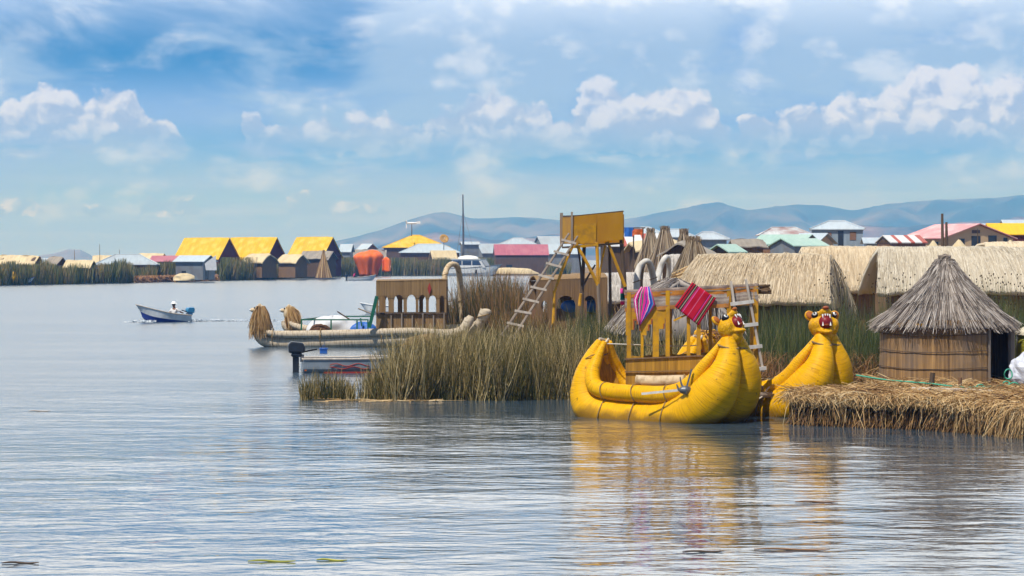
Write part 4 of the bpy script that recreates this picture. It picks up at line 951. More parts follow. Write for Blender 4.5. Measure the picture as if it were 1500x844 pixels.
def tent(name, label, px0, px1, py_r, py_e, d, Wd, rz, m, wallm, zb=.35, gable=True, n=5200, fringe=900, wst=.016, group=None, ridge_in=.35, wob=.03):
    """low house roofed with one thick curved mat of reeds"""
    L = (px1 - px0) * d / F / math.cos(rz); px = (px0 + px1) / 2
    root = empty(name, (X(px, d), d, zb), rz, label, 'hut', group)
    hr = Z(py_r, d) - zb; he = Z(py_e, d - Wd / 2) - zb; run = Wd / 2
    def surf(x, k, s):                                       # k 0 ridge .. 1 eave
        t = x / (L / 2); wv = noise.noise(Vector((x * .7 + px, k * 1.5, s * 3))) * wob
        lx = (L / 2 - ridge_in * (1 - k)) * t
        y = s * run * (k ** .92)
        z = hr - (hr - he) * k + .16 * math.sin(math.pi * k) + wv * (.4 + k) + .05 * noise.noise(Vector((x * 3, k * 4, s)))
        return Vector((lx, y, z - .05 * (abs(t) ** 6)))
    ex = MB(); nx, nk = 26, 9
    for s in (-1, 1):
        ex.slab([[surf(-L / 2 + L * i / (nx - 1), .002 + j / (nk - 1) * .998, s) for i in range(nx)] for j in range(nk)], (0, 0, -.14))
    bs, ts, bn = [], [], []
    for s, cnt in ((-1, n), (1, n // 5)):
        for _ in range(cnt):
            x = U(-L / 2, L / 2); k0 = U(0, .8); k1 = min(1.02, k0 + U(.25, .5))
            a, b2 = surf(x, k0, s), surf(x + U(-.08, .08), k1, s); up = Vector((0, s * .02, .022))
            bs.append(a + up * U(.1, .9)); ts.append(b2 + up * U(.1, 1.0)); bn.append(Vector((0, 0, .03)))
        for _ in range(fringe if s < 0 else fringe // 5):
            x = U(-L / 2, L / 2); a = surf(x, .93, s); b2 = surf(x, 1, s); b2 = b2 + Vector((U(-.06, .06), s * U(0, .08), -U(.0, .07)))
            bs.append(a + Vector((0, 0, .02))); ts.append(b2); bn.append(Vector((0, s * .03, .04)))
    if gable:
        run_ = run - .06
        ex.extrude([(L / 2 - .30, -run_, he - .25), (L / 2 - .30, run_, he - .25), (L / 2 - .34 - ridge_in, 0, hr - .10)], (.10, 0, 0))
        for _ in range(900):
            y = U(-run_, run_); ht = (hr - he) * (1 - abs(y) / run_); q_ = U(0, .7); xx_ = L / 2 - .22 - ridge_in * ht / (hr - he) * .9
            z1_ = he + ht * (1 - q_) - .05; bs.append(Vector((xx_ + U(0, .05), y * (1 - .0 * q_), z1_))); ts.append(Vector((xx_ + U(.02, .2), y * 1.02 + U(-.05, .05), max(he - .7, z1_ - U(.4, 1.0))))); bn.append(Vector((U(0, .06), 0, 0)))
        for e in (1,):                                       # end curtain of hanging reeds
            for _ in range(420):
                k = U(0, 1); s = random.choice((-1, 1)); a = surf(e * L / 2, k, s); ln = U(.25, .9) * (hr - he) * 1.1
                bs.append(a + Vector((-e * U(0, .1), 0, 0))); ts.append(a + Vector((e * U(-.15, .22), U(-.12, .12), -ln))); bn.append(Vector((e * U(0, .12), 0, 0)))
    rn = RNG.uniform(0, 1, len(bs))
    strands('roof', [tuple(v) for v in bs], [tuple(v) for v in ts], [tuple(v) for v in bn], wst, rn, m, root, extra=ex, extra_rnd=.62, taper=.4)
    mb = MB(); iw = run - .45; hw = he + (hr - he) * .45 / run - .12
    prof = [(-iw, 0), (iw, 0), (iw, hw), (0, hr - .35), (-iw, hw)]
    mb.extrude([(-L / 2 + .5, y, z) for y, z in prof], (L - 1.0, 0, 0)); mb.build('wall', wallm, root)
    return root
tent('thatched_hut', 'cream thatched hut with draped reed gable behind the striped cabin canopy', 1010, 1228, 371, 441, 75, 3.6, -.34, M['thatch_cream'], M['mat_dark'])
tent('thatched_hut', 'cream thatched hut half hidden between two larger thatched roofs', 1160, 1330, 360.5, 424, 86, 3.8, -.02, M['thatch_cream'], M['mat_brown'], n=3000)
tent('thatched_hut', 'long pale thatched hut rising behind the round hut', 1270, 1520, 361, 426, 78.5, 3.6, .03, M['thatch_cream2'], M['mat_brown'], n=6400, fringe=1400)
tent('thatched_hut', 'cream thatched ridge behind the long pale thatch at the right edge', 1430, 1600, 354, 372, 104, 4, .0, M['thatch_cream'], M['mat_brown'], n=500, fringe=100, gable=False)
tent('thatched_hut', 'weathered grey thatch roof behind the legs of the yellow tower', 868, 1000, 399, 440, 97, 5.0, .06, M['thatch_greylight'], M['mat_dark'], n=1800, gable=False)
tent('thatched_hut', 'weathered grey thatch roof between reed hoop and the tall reed cone', 967, 1040, 372.5, 400, 108, 4.0, .05, M['thatch_greylight'], M['mat_dark'], n=900, gable=False)
tent('thatched_hut', 'low grey thatched hut seen through the posts of the striped cabin', 974, 998, 408, 486, 64.0, 3.3, R(-80), M['thatch_grey'], M['mat_dark'], zb=.3, n=3600, fringe=500, wst=.02, ridge_in=.5)
gable_house('thatched_hut', 'low brown hut with pale scrap roof behind the straw cones', 'hut', 965, 352, 364, 140, 3.6, 3.2, .2, M['far_cream'], M['mat_dark'], wob=.2)
gable_house('thatched_hut', 'grey canvas humped hut between the two taller straw cones', 'hut', 1008, 353, 372, 122, 1.9, 2.6, .9, M['far_grey_thatch'], M['mat_dark'], wob=.2)
straw_cone('reed_stack', 'big tied straw cone beside the cream hut behind the striped cabin', 1016, 350, 410, 82, 1.95, M['straw_grey'], .35, n=3200, w=.03)
straw_cone('reed_stack', 'tied straw cone nearest the yellow tower', 953, 337, 376, 132, 1.8, M['straw_grey'], .35, n=1500, w=.05, group='tied straw cones behind the tower')
straw_cone('reed_stack', 'tallest tied straw cone in the middle of the row of cones', 974, 334, 376, 130, 2.0, M['straw_grey'], .35, n=1500, w=.05, group='tied straw cones behind the tower')
straw_cone('reed_stack', 'tied straw cone right of the tallest cone', 1002, 338, 374, 126, 1.7, M['straw_grey'], .35, n=1500, w=.05, group='tied straw cones behind the tower')
# cut bundle lying against the cone
root = empty('reed_bundle', W(1008, 79, Z(408, 79)), 0, 'golden bundle of cut reeds lying at the foot of the big straw cone', 'reed bundle')
k = 240; b0 = np.stack([RNG.normal(-.42, .08, k), RNG.normal(0, .09, k), RNG.normal(-.05, .09, k)], 1); t0 = b0 + np.array([.75, .05, .34]) + RNG.normal(0, .05, (k, 3))
strands('stalks', b0, t0, np.zeros((k, 3)), .022, RNG.uniform(.3, 1, k), M['straw'], root, taper=.1)
mb = MB(); mb.tube([Vector((.0, 0, .1)) + Vector((-.4 * .13 * math.cos(t), .13 * math.sin(t), .9 * .13 * math.cos(t))) * 1.15 for t in np.linspace(0, 2 * math.pi, 13)[:-1]], .015, 5, closed=True); mb.build('tie', M['cord'], root)

# folded cloth rack (blue and orange cloth) behind the tower
d = 128.0; root = empty('cloth_rack', W(926, d, .35), 0, 'timber frame hung with blue and orange cloth right of the yellow tower', 'cloth rack')
zt = Z(334, d) - .35; mb = MB()
for x in (-.5, .05, .55): mb.beam((x, 0, 0), (x + .03, 0, zt), .07)
mb.beam((-.6, 0, zt), (.7, 0, zt), .06); mb.build('frame', M['wood_dark'], root)
mb = MB(); mb.slab([[(-.42 + .48 * i / 4, -.06 + .03 * math.sin(i * 2 + j), zt + .03 - .25 * j) for i in range(5)] for j in range(3)], (0, .02, 0)); mb.build('blue_cloth', M['blue_tarp'], root)
mb = MB(); mb.slab([[(.0 + .55 * i / 4, -.09 + .03 * math.sin(i * 2 + j), zt - .05 - .16 * j + (-.12 if i == 0 else 0)) for i in range(5)] for j in range(3)], (0, .02, 0)); mb.build('orange_cloth', M['orange_paint'], root)

# ------------------------------------------------------------------ yellow watch tower
D = 82.0; g0 = .4
def TW(px, py, dd=D): return P(px, py, dd)
root = empty('watch_tower', W(866, D, g0), 0, 'yellow boarded lookout tower on splayed timber legs above the reeds', 'tower')
f0, f1 = 823.0, 912.0
A = W(839, D - .9, 0); B = W(912, D - .35, 0); Cc = W(823, D + .9, 0); Dd = B + (Cc - A)
zt = Z(313, D); zb = Z(357, D)
mb = MB()
def wallpanel(mb, p, q, z0, z1, zz0=None, zz1=None, t=.05):
    p, q = Vector(p), Vector(q); dv = (q - p).normalized(); nv = Vector((dv.y, -dv.x, 0)) * t
    z2 = z0 if zz0 is None else zz0; z3 = z1 if zz1 is None else zz1
    mb.extrude([(p.x, p.y, z0), (q.x, q.y, z2), (q.x, q.y, z3), (p.x, p.y, z1)], nv)
mid = A.lerp(B, .47)
wallpanel(mb, A, mid, zb - .05, zt - .12, zb + .0, zt - .03); wallpanel(mb, mid + Vector((.006, 0, 0)), B, zb + .08, zt - .03, zb + .14, zt + .05)
wallpanel(mb, Cc, A + (A - Cc) * -.04, zb + .04, zt - .12, zb - .02, zt - .14)
wallpanel(mb, Dd, Cc, zb, zt - .05); wallpanel(mb, B, Dd, zb, zt - .03); mb.build('board_wall', M['tower_yellow'], root, world=True)
mb = MB(); wallpanel(mb, A.lerp(B, .02) + Vector((0, -.06, 0)), A.lerp(B, .46) + Vector((0, -.06, 0)), zb - .03, zt - .38, zb + .02, zt - .34, .03); mb.build('front_panel', M['yellow_paint'], root, world=True)
mb = MB()
for a, b2, z0, z1 in ((A, B, zt - .11, zt + .07), (Cc, A, zt - .08, zt - .11), (B, Dd, zt + .07, zt), (Dd, Cc, zt, zt - .08)):
    mb.beam((a.x, a.y, z0), (b2.x, b2.y, z1), .075, .05)
mb.build('top_rail', M['wood_dark'], root, world=True)
for p in (A + Vector((-.03, -.06, 0)), Cc + Vector((-.03, .0, 0)), A.lerp(Cc, .85) + Vector((-.05, -.05, 0))):
    mb = MB(); mb.beam((p.x, p.y, zb - .1), (p.x, p.y, zt + .04), .07); mb.build('corner_post', M['wood_grey'], root, world=True)
mb = MB(); mb.extrude([(A.x, A.y, zb - .16), (B.x, B.y, zb - .02), (Dd.x, Dd.y, zb - .02), (Cc.x, Cc.y, zb - .16)], (0, 0, .06)); mb.build('platform', M['wood_dark'], root, world=True)
mb = MB(); mb.beam((A.x, A.y - .08, zb - .12), (mid.x, mid.y - .08, zb - .04), .12, .09); mb.build('front_beam', M['yellow_paint'], root, world=True)
def leg(a, b2, r0, r1, m, name='leg'):
    mb = MB(); a, b2 = Vector(a), Vector(b2); c = (a + b2) / 2 + Vector((U(-.04, .04), U(-.04, .04), 0)); mb.tube([a, c, b2], [r0, (r0 + r1) / 2, r1], 8, 3); mb.build(name, m, root, world=True)
dn = D - .9
leg(P(840, 357, dn), P(812, 428, dn - .3), .055, .05, M['yellow_paint']); leg(P(812, 426, dn - .3), W(806, dn - .5, g0 - .2), .05, .055, M['yellow_paint'])
leg(P(843, 356, dn), P(876, 418, dn), .055, .055, M['yellow_paint'], 'brace')
leg(P(874, 355, dn + .2), P(875, 418, dn), .06, .055, M['yellow_paint']); leg(P(876, 416, dn), W(878, dn, g0 - .2), .055, .06, M['wood_grey'])
leg(P(888, 355, D - .4), P(877, 416, D - .5), .035, .035, M['yellow_paint'], 'brace')
leg(P(890, 354, D - .4), P(916, 420, D - .3), .05, .06, M['yellow_paint'], 'brace')
leg(P(910, 352, D - .2), P(914, 400, D - .2), .065, .07, M['wood_dark']); leg(P(913, 395, D - .2), W(918, D - .2, g0 - .2), .09, .12, M['wood_dark'])
leg(P(856, 358, D + .5), W(852, D + .4, g0 - .2), .06, .07, M['wood_dark']); leg(P(846, 360, D + .6), P(852, 420, D + .5), .03, .035, M['wood_dark'], 'brace')
leg(P(872, 388, D + .4), P(853, 422, D + .4), .03, .035, M['wood_dark'], 'brace')
leg(P(851, 430, dn), P(849, 448, dn), .05, .055, M['yellow_paint'], 'brace')
leg(P(893, 362, D + .5), W(896, D + .5, g0 - .2), .05, .06, M['wood_dark'])

# long ladder leaning on the tower
root = empty('ladder', P(738, 488, 79.5), 0, 'long weathered wooden ladder leaning up to the yellow tower', 'ladder')
l0, l1 = P(733, 494, 79.3), P(830, 347, 80.9); r0, r1 = P(750, 497, 79.3), P(843, 351, 80.9)
for a, b2 in ((l0, l1), (r0, r1)):
    e = a + (a - b2) * .10
    mb = MB(); mb.tube([e, a.lerp(b2, .5) + Vector((0, 0, -.03)), b2 + (b2 - a) * .035], [.05, .046, .036], 7, 4); mb.build('rail', M['wood_grey'], root, world=True)
for i in range(9):
    k = .02 + i * .118; a, b2 = l0.lerp(l1, k), r0.lerp(r1, k); e = (b2 - a).normalized() * .1
    mb = MB(); mb.beam(a - e + Vector((0, -.05, 0)), b2 + e + Vector((0, -.05, U(-.02, .02))), .05, .075); mb.build('rung', M['wood_pale'], root, world=True)

# ------------------------------------------------------------------ mat wall with arched openings (in the plane p->q)
def arched_wall(name, m, root, p, q, zbot, ztop, arches, th=.035, topz2=None):
    """wall panel with arched openings: arches = [(u0, u1, z0, zspring, ztop)] as one mesh of strips"""
    p, q = Vector(p), Vector(q); L = (q - p).length; dv = (q - p) / L; nv = Vector((-dv.y, dv.x, 0)) * th
    mb = MB(); cuts = sorted({0.0, L} | {u for a in arches for u in (a[0], a[1])})
    def strip(ua, ub, za0, zb0, za1, zb1):
        P4 = [(ua, za0), (ub, zb0), (ub, zb1), (ua, za1)]
        mb.extrude([(p.x + dv.x * u_, p.y + dv.y * u_, z_) for u_, z_ in P4], nv)
    tz = lambda u_: ztop + ((topz2 - ztop) * u_ / L if topz2 is not None else 0)
    for ua, ub in zip(cuts[:-1], cuts[1:]):
        ar = [a for a in arches if abs(a[0] - ua) < 1e-6]
        if not ar: strip(ua, ub, zbot, zbot, tz(ua), tz(ub)); continue
        a0, a1, z0, zs, zt_ = ar[0]
        if z0 > zbot + .01: strip(ua, ub, zbot, zbot, z0, z0)
        n = 10
        for i in range(n):
            t0_, t1_ = i / n, (i + 1) / n
            c = lambda t: zs + (zt_ - zs) * math.sqrt(max(0, 1 - (2 * t - 1) ** 2))
            ux, uy = ua + (ub - ua) * t0_, ua + (ub - ua) * t1_
            strip(ux, uy, c(t0_), c(t1_), tz(ux), tz(uy))
    return mb.build(name, m, root, world=True)

# brown awning boat with arches, moored behind the tower legs
d = 89.0; root = empty('reed_boat', W(835, d, .1), .12, 'brown reed-mat cabin boat with arched windows and blue cushions behind the tower legs', 'boat')
pa, pb = W(786, d - .9, 0), W(890, d - .4, 0); L_ = (pb - pa).length; s1 = L_ / 104
arched_wall('cabin_wall', M['mat_brown'], root, pa, pb, Z(500, d - .7), Z(411, d - .8), [(6 * s1, 17 * s1, Z(490, d), Z(452, d), Z(440, d)), (29 * s1, 57 * s1, Z(470, d), Z(446, d), Z(433, d)), (68 * s1, 87 * s1, Z(470, d), Z(446, d), Z(433, d))], topz2=Z(407, d - .4))
pc, pd_ = pa + Vector((-.25, 1.9, 0)), pb + Vector((-.25, 1.9, 0))
arched_wall('cabin_wall', M['mat_brown'], root, pc, pd_, Z(500, d), Z(412, d), [(20 * s1, 48 * s1, Z(470, d), Z(446, d), Z(432, d)), (60 * s1, 85 * s1, Z(470, d), Z(446, d), Z(432, d))])
arched_wall('cabin_wall', M['mat_brown'], root, pb, pd_, Z(500, d), Z(408, d), []); 
zt_ = Z(411, d - .8); g = []
for j in range(7):
    k = j / 6; g.append([pa.lerp(pc, k).lerp(pb.lerp(pd_, k), i / 6) + Vector((0, 0, zt_ + .02 + .16 * math.sin(k * math.pi) + .1 * i / 6)) for i in range(7)])
mb = MB(); mb.slab(g, (0, 0, -.05)); mb.build('roof', M['mat_tan'], root, world=True)
mb = MB(); mb.box(W(845, d + .3, Z(462, d)), (2.0, .5, .5)); mb.build('seat', M['mat_brown'], root, world=True)
for px in (836, 868): mb = MB(); mb.ell(W(px, d + .1, Z(449, d)), (.38, .2, .24)); mb.build('cushion', M['blue_tarp'], root, world=True, smooth=True)
for px in (781, 856):
    mb = MB(); mb.beam(W(px, d - 1.2, .2), W(px + 1, d - 1.2, Z(440 if px > 800 else 452, d)), .13); mb.build('post', M['wall_plank'], root, world=True)
for s in (-1, 1):
    mb = MB(); mb.tube([(-2.6, s * .6, .5), (-2.2, s * .6, .2), (0, s * .6, .12), (2.2, s * .6, .2), (2.7, s * .6, .6)], [.2, .3, .34, .3, .2], 10, 4); mb.build('reed_bundle', M['pale_reed'], root, smooth=True)

# bent reed hoops: upturned ends of moored boats
def hoop(name, label, pts, rad, m, squash=1, group=None, face=None):
    root = empty(name, pts[0], 0, label, 'reed hoop', group)
    mb = MB(); mb.tube(pts, rad, 10, 5); mb.build('bent_bundle', m, root, world=True, smooth=True)
    mb = MB()
    for k in (1, -2):
        p = Vector(pts[k]); r_ = (rad[k] if isinstance(rad, list) else rad) * 1.12
        mb.tube([p + Vector((r_ * math.cos(t), r_ * .9 * math.sin(t), .05 * math.cos(t))) for t in np.linspace(0, 2 * math.pi, 13)[:-1]], .02, 5, closed=True)
    mb.build('lashing', M['cord'], root, world=True)
    if face:
        mb = MB(); mb.slab(face, (0, .05, 0)); mb.build('web', M['mat_brown'], root, world=True)
    return root
d = 96.0
hoop('reed_hoop', 'tan bent reed hoop at the right end of the straw cabin boat', [P(652, 420, d - .6), P(652, 402, d - .5), P(657, 390, d - .2), P(664, 387, d), P(670, 391, d + .2), P(673, 405, d + .5), P(676, 440, d + .8), P(677, 480, d + .9)], [.10, .11, .11, .11, .115, .12, .13, .14], M['roll_reed'])
d = 84.0
for lb, x0, ytop, dd in (('white bent reed hoop nearest the tower, above the striped cabin roof', 932, 382, 84.0), ('white bent reed hoop beside the weathered grey thatch', 963, 377, 86.5)):
    if x0 == 932: pts = [P(934, 440, dd - .3), P(933, 412, dd - .2), P(936, 393, dd), P(943, 384, dd), P(949, 383, dd + .1), P(953, 390, dd + .3), P(957, 408, dd + .6), P(961, 440, dd + .9)]
    else: pts = [P(961, 440, dd - .4), P(963, 412, dd - .2), P(967, 393, dd), P(972, 381, dd), P(977, 377, dd + .3), P(979, 386, dd + .7), P(978, 410, dd + .9), P(978, 440, dd + .9)]
    fc = [[pts[0] + (pts[1] - pts[0]) * .1 + Vector((.03, .1, 0)), pts[0] + Vector((.2, .2, 0))], [pts[1] + Vector((.03, .1, 0)), pts[1] + Vector((.22, .2, 0))], [pts[2] + Vector((.03, .1, 0)), pts[2] + Vector((.20, .2, 0))], [pts[3] + Vector((.02, .1, -.02)), pts[3] + Vector((.10, .2, -.02))]]
    if x0 != 932: fc = [[q + Vector((-.20, -.1, 0)), q + Vector((-.02, -.05, 0))] for q in (pts[7], pts[6], pts[5])]
    hoop('reed_hoop', lb, pts, [.13, .12, .11, .10, .10, .11, .12, .13], M['wood_white'], face=fc)

# ------------------------------------------------------------------ grey reed boat with two animal-head prows (left, moored)
d = 94.0; root = empty('reed_boat', W(520, d, 0), 0, 'long grey reed boat with two straw animal heads and an arched straw cabin', 'boat')
def rb(pts, rad, m=M['pale_reed'], n=14, name='reed_bundle', sub=6):
    mb = MB(); mb.tube(pts, rad, n, sub, jit=.02); return mb.build(name, m, root, world=True, smooth=True)
# near hull: fat bundle and upper roll, sweeping up at the left prow and at the stern right
rb([P(372, 474, d), P(376, 488, d), P(390, 500, d), P(430, 503, d - .1), P(520, 500, d - .3), P(620, 497, d - .5), P(680, 492, d - .5), P(700, 484, d - .4), P(712, 460, d - .2)], [.10, .16, .24, .28, .29, .28, .24, .16, .08])
rb([P(380, 478, d - .2), P(392, 487, d - .3), P(420, 490, d - .35), P(500, 489, d - .5), P(600, 486, d - .7), P(650, 488, d - .7), P(672, 484, d - .6), P(680, 476, d - .5), P(683, 466, d - .4)], [.07, .11, .15, .16, .16, .15, .13, .12, .07])
# far hull
rb([P(415, 470, d + 1.8), P(420, 480, d + 1.8), P(440, 489, d + 1.9), P(520, 489, d + 1.8), P(620, 487, d + 1.5), P(670, 484, d + 1.4), P(698, 476, d + 1.2), P(708, 458, d + 1)], [.10, .16, .24, .28, .28, .24, .16, .1])
rb([P(424, 470, d + 1.6), P(434, 478, d + 1.5), P(470, 482, d + 1.3), P(600, 480, d + 1.0)], [.08, .12, .14, .12])
mb = MB(); mb.box(W(540, d + .6, .5), (5.6, 1.9, .06)); mb.build('deck', M['ground_straw'], root, world=True)
# straw heads
def straw_head(px0, py0, dd, k, beard):
    b_ = P(px0, py0, dd)
    mb = MB(); mb.ell(b_ + Vector((.0, 0, -.26 * k)), (.26 * k, .24 * k, .33 * k)); mb.ell(b_ + Vector((-.24 * k, -.02, -.14 * k)), (.17 * k, .11 * k, .09 * k)); mb.ell(b_ + Vector((.05, 0, -.6 * k)), (.24 * k, .22 * k, .45 * k))
    hd_ = mb.build('animal_head', M['roll_reed'], root, world=True, smooth=True)
    n = 900; a = RNG.uniform(0, 2 * np.pi, n); r_ = .27 * k
    b0 = np.array(b_)[None] + np.stack([np.cos(a) * r_ * .6 + .02, np.sin(a) * r_ * .8, RNG.uniform(-.25, .03, n) * k], 1)
    if beard: t0 = b0 + np.stack([.0 + np.cos(a) * .22 + RNG.normal(0, .05, n), np.sin(a) * .16, -RNG.uniform(.55, 1.1, n) * k], 1)
    else: t0 = b0 + np.stack([.16 + np.cos(a) * .12 + RNG.normal(0, .04, n), np.sin(a) * .1, -RNG.uniform(.4, .85, n) * k], 1)
    strands('mane', b0, t0, np.stack([np.cos(a) * .08, np.sin(a) * .08, np.full(n, .1)], 1), .03, RNG.uniform(.05, .85, n), M['straw'], hd_, taper=.5, world=True)
    for s in (-1, 1):
        mb = MB(); mb.ell(b_ + Vector((-.2 * k, s * .1 * k - .02, -.05 * k)), (.03, .03, .03)); mb.build('eye', M['black'], hd_, world=True)
        mb = MB(); mb.ell(b_ + Vector((-.02 * k, s * .16 * k, .03 * k)), (.06, .04, .08)); mb.build('ear', M['roll_reed'], hd_, world=True)
    mb = MB(); mb.ell(b_ + Vector((-.38 * k, -.03, -.14 * k)), (.05, .07, .04)); mb.build('muzzle', M['white_tarp'], hd_, world=True)
straw_head(381, 449, d - .1, 1.0, True); straw_head(424, 450, d + 1.8, .95, False)
for px in (400, 470, 560, 640):
    mb = MB(); c = P(px, 496, d - .35); mb.tube([c + Vector((.0, .42 * math.cos(t), .06 + .34 * math.sin(t))) for t in np.linspace(0, 2 * math.pi, 17)[:-1]], .018, 5, closed=True); mb.build('lashing', M['cord'], root, world=True)
# cabin of straw mats with arches on both sides
pa, pb = W(551, d - .5, 0), W(654, d - .2, 0); L_ = (pb - pa).length; s1 = L_ / 103; off = Vector((.0, 2.0, 0))
zz = lambda y: Z(y, d - .4)
ar = [(3.5 * s1, 18 * s1, zz(459), zz(441), zz(433)), (26 * s1, 40 * s1, zz(459), zz(441), zz(432)), (45 * s1, 58 * s1, zz(459), zz(441), zz(432)), (62 * s1, 73 * s1, zz(459), zz(441), zz(432)), (77 * s1, 88 * s1, zz(459), zz(441), zz(433)), (93 * s1, 100 * s1, zz(459), zz(441), zz(433))]
arched_wall('cabin_wall', M['mat_tan'], root, pa, pb, zz(482), zz(412), ar, topz2=zz(409))
arched_wall('cabin_wall', M['mat_tan'], root, pa + off, pb + off, zz(480), zz(412), [(10 * s1, 28 * s1, zz(459), zz(441), zz(433)), (35 * s1, 60 * s1, zz(459), zz(441), zz(433)), (66 * s1, 90 * s1, zz(459), zz(441), zz(433))])
mb = MB(); g = [[(pa + off * (j / 5)).lerp(pb + off * (j / 5), i / 6) + Vector((0, 0, zz(411.5) + .05 * math.sin(j / 5 * 3.1) + .03 * i / 6)) for i in range(7)] for j in range(6)]; mb.slab(g, (0, 0, -.05)); mb.build('cabin_roof', M['mat_tan'], root, world=True)
mb = MB(); mb.beam(pa + Vector((0, -.05, zz(459))), pb + Vector((0, -.05, zz(459))), .06); mb.beam(pa + Vector((0, -.04, zz(433) - .02)) * 1, pb + Vector((0, -.04, zz(433) - .02)), .012); mb.build('sill_rail', M['wood_dark'], root, world=True)
for i in range(6):
    p = pa.lerp(pb, (22 + i * 15.5) / 103); mb = MB(); mb.beam(p + Vector((0, -.06, zz(482))), p + Vector((0, -.06, zz(462 - 3 * (i % 2)))), .05); mb.build('post', M['wood_grey'], root, world=True)
mb = MB(); c = pa.lerp(pb, 78 / 103) + Vector((0, -.05, zz(423))); mb.extrude([c + Vector((-.075, 0, 0)), c + Vector((0, 0, -.24)), c + Vector((.075, 0, 0)), c + Vector((0, 0, .24))], (0, .03, 0)); mb.build('red_diamond', M['red_paint'], root, world=True)
mb = MB(); mb.beam(P(541, 480, d - .9), P(552, 434, d - .9), .13); mb.build('door_post', M['green_paint'], root, world=True)
mb = MB(); zr = 468.5
for a, b2 in ((P(441, zr, d), P(540, zr, d)), (P(505, 463.5, d + 1.6), P(546, 463.5, d + 1.6)), (P(441, zr, d), P(480, 464, d + 1.8))): mb.beam(a, b2, .05)
for px in (441.5, 485, 523, 539): mb.beam(P(px, 484, d), P(px, zr, d), .055)
mb.beam(P(528, 466, d + .5), P(530, 478, d + .5), .05); mb.build('green_railing', M['green_paint'], root, world=True)
# cargo on deck
o = mound('tarpaulin_bundle', 'white plastic tarpaulin bundle on the deck behind the green railing', 'tarpaulin', 488, 462, d + 1.1, 1.05, .5, .66, M['white_tarp'], zb=.52)
o = mound('brown_hide', 'dark brown hide heap on the deck beside the white tarpaulin', 'hide', 468, 472, d + .35, .42, .32, .36, M['brown_fur'], zb=.52)
o = mound('tarpaulin_bundle', 'blue tarpaulin bundle next to the green door post', 'tarpaulin', 531, 468, d + .9, .55, .35, .42, M['blue_tarp'], zb=.52)
root = empty('oar', P(505, 460, d + .4), 0, 'dark oar lying over the white tarpaulin bundle', 'oar'); mb = MB(); mb.tube([P(495, 457, d + .2), P(512, 468, d + .1)], .03, 6); mb.build('shaft', M['wood_dark'], root, world=True); mb = MB(); mb.beam(P(494, 456, d + .2), P(500, 460, d + .2), .12, .03); mb.build('blade', M['wood_dark'], root, world=True)
o = MB(); o.tube([P(525, 452, d + 4), P(548, 461, d + 3.5)], .03, 5); tag(o.build('wooden_pole', M['wood_grey']), 'thin wooden pole slanting left of the arched straw cabin', 'pole')
o = MB(); o.box(W(474, 88, .06), (.26, .2, .16)); o.box(W(474, 88, .16), (.3, .24, .05)); o.tube([W(470, 88, .15), W(474, 87.9, .3), W(478, 88, .15)], .012, 5); tag(o.build('blue_crate', M['blue_tarp']), 'small blue crate at the waterline below the grey reed boat', 'crate')
# second pair of upturned reed ends between boats and reeds
d = 80.0; root = empty('reed_boat', W(690, d, 0), 0, 'grey reed boat with two upturned split stern ends beside the ladder foot', 'boat')
for pts, rd in (([P(640, 492, d), P(668, 488, d), P(680, 482, d), P(687, 470, d), P(690, 463, d)], [.14, .13, .14, .16, .10]), ([P(672, 492, d + .5), P(690, 486, d + .4), P(701, 476, d + .3), P(709, 462, d + .2), P(712, 455, d + .2)], [.12, .13, .15, .19, .2])):
    rb(pts, rd)
mb = MB(); mb.ell(P(711, 456.5, d + .2), (.2, .17, .10)); mb.build('tied_end', M['pale_reed'], root, world=True, smooth=True)
mb = MB(); mb.tube([P(709, 462, d + .2) + Vector((.23 * math.cos(t), .2 * math.sin(t), .06 * math.cos(t))) for t in np.linspace(0, 2 * math.pi, 13)[:-1]], .02, 5, closed=True); mb.build('lashing', M['cord'], root, world=True)
o = mound('straw_pile', 'golden straw heaped on the hull in front of the straw cabin', 'straw pile', 640, 488, 83, 1.2, .7, .45, M['ground_straw'], zb=.4)

# grey aluminium boat with outboard
d = 73.0; root = small_boat('aluminium_boat', 'grey aluminium boat with black outboard moored behind the reed tip', 'boat', W(555, d + .45, 0), .14, 4.7, 1.5, .54, .20, M['hull_alu'], M['wood_pale'], wl=.12, boot=M['hull_alu'], nose=.35, seats=3)
mt = outboard(root, (-2.37, -.05, .44), M['motor_black'], 1.12)
mb = MB(); mb.box((-2.28, -.48, .24), (.06, .26, .34)); mb.build('transom_panel', M['orange_paint'], root)
for y0, amp, ph in ((.25, .04, 0), (.16, .035, 1.3)):
    mb = MB(); pts = [(-1.55 + t * 1.2, -.72 - .0 * t, y0 + amp * math.sin(t * 11 + ph)) for t in np.linspace(0, 1, 16)]; mb.tube(pts, .014, 5, squash=1); mb.build('red_scroll', M['red_paint'], root)
mb = MB(); mb.box((-.9, -.735, .02), (1.7, .03, .05)); mb.build('red_stripe', M['red_paint'], root)
mb = MB(); mb.box((-.3, .1, .42), (.5, .5, .18)); mb.build('pale_box', M['wood_pale'], root)
# ------------------------------------------------------------------ yellow twin-hulled reed boat with puma heads
HD = R(-42); OA = Vector((3.30, 52.0, 0)); fx = Vector((math.cos(HD), math.sin(HD), 0)); fy = Vector((-math.sin(HD), math.cos(HD), 0))
boat = empty('reed_boat', OA, HD, 'bright yellow twin-hulled reed boat with two roaring puma head prows and a striped cabin canopy', 'boat')
def at_boat(x, y, z): return OA + fx * x + fy * y + Vector((0, 0, z))

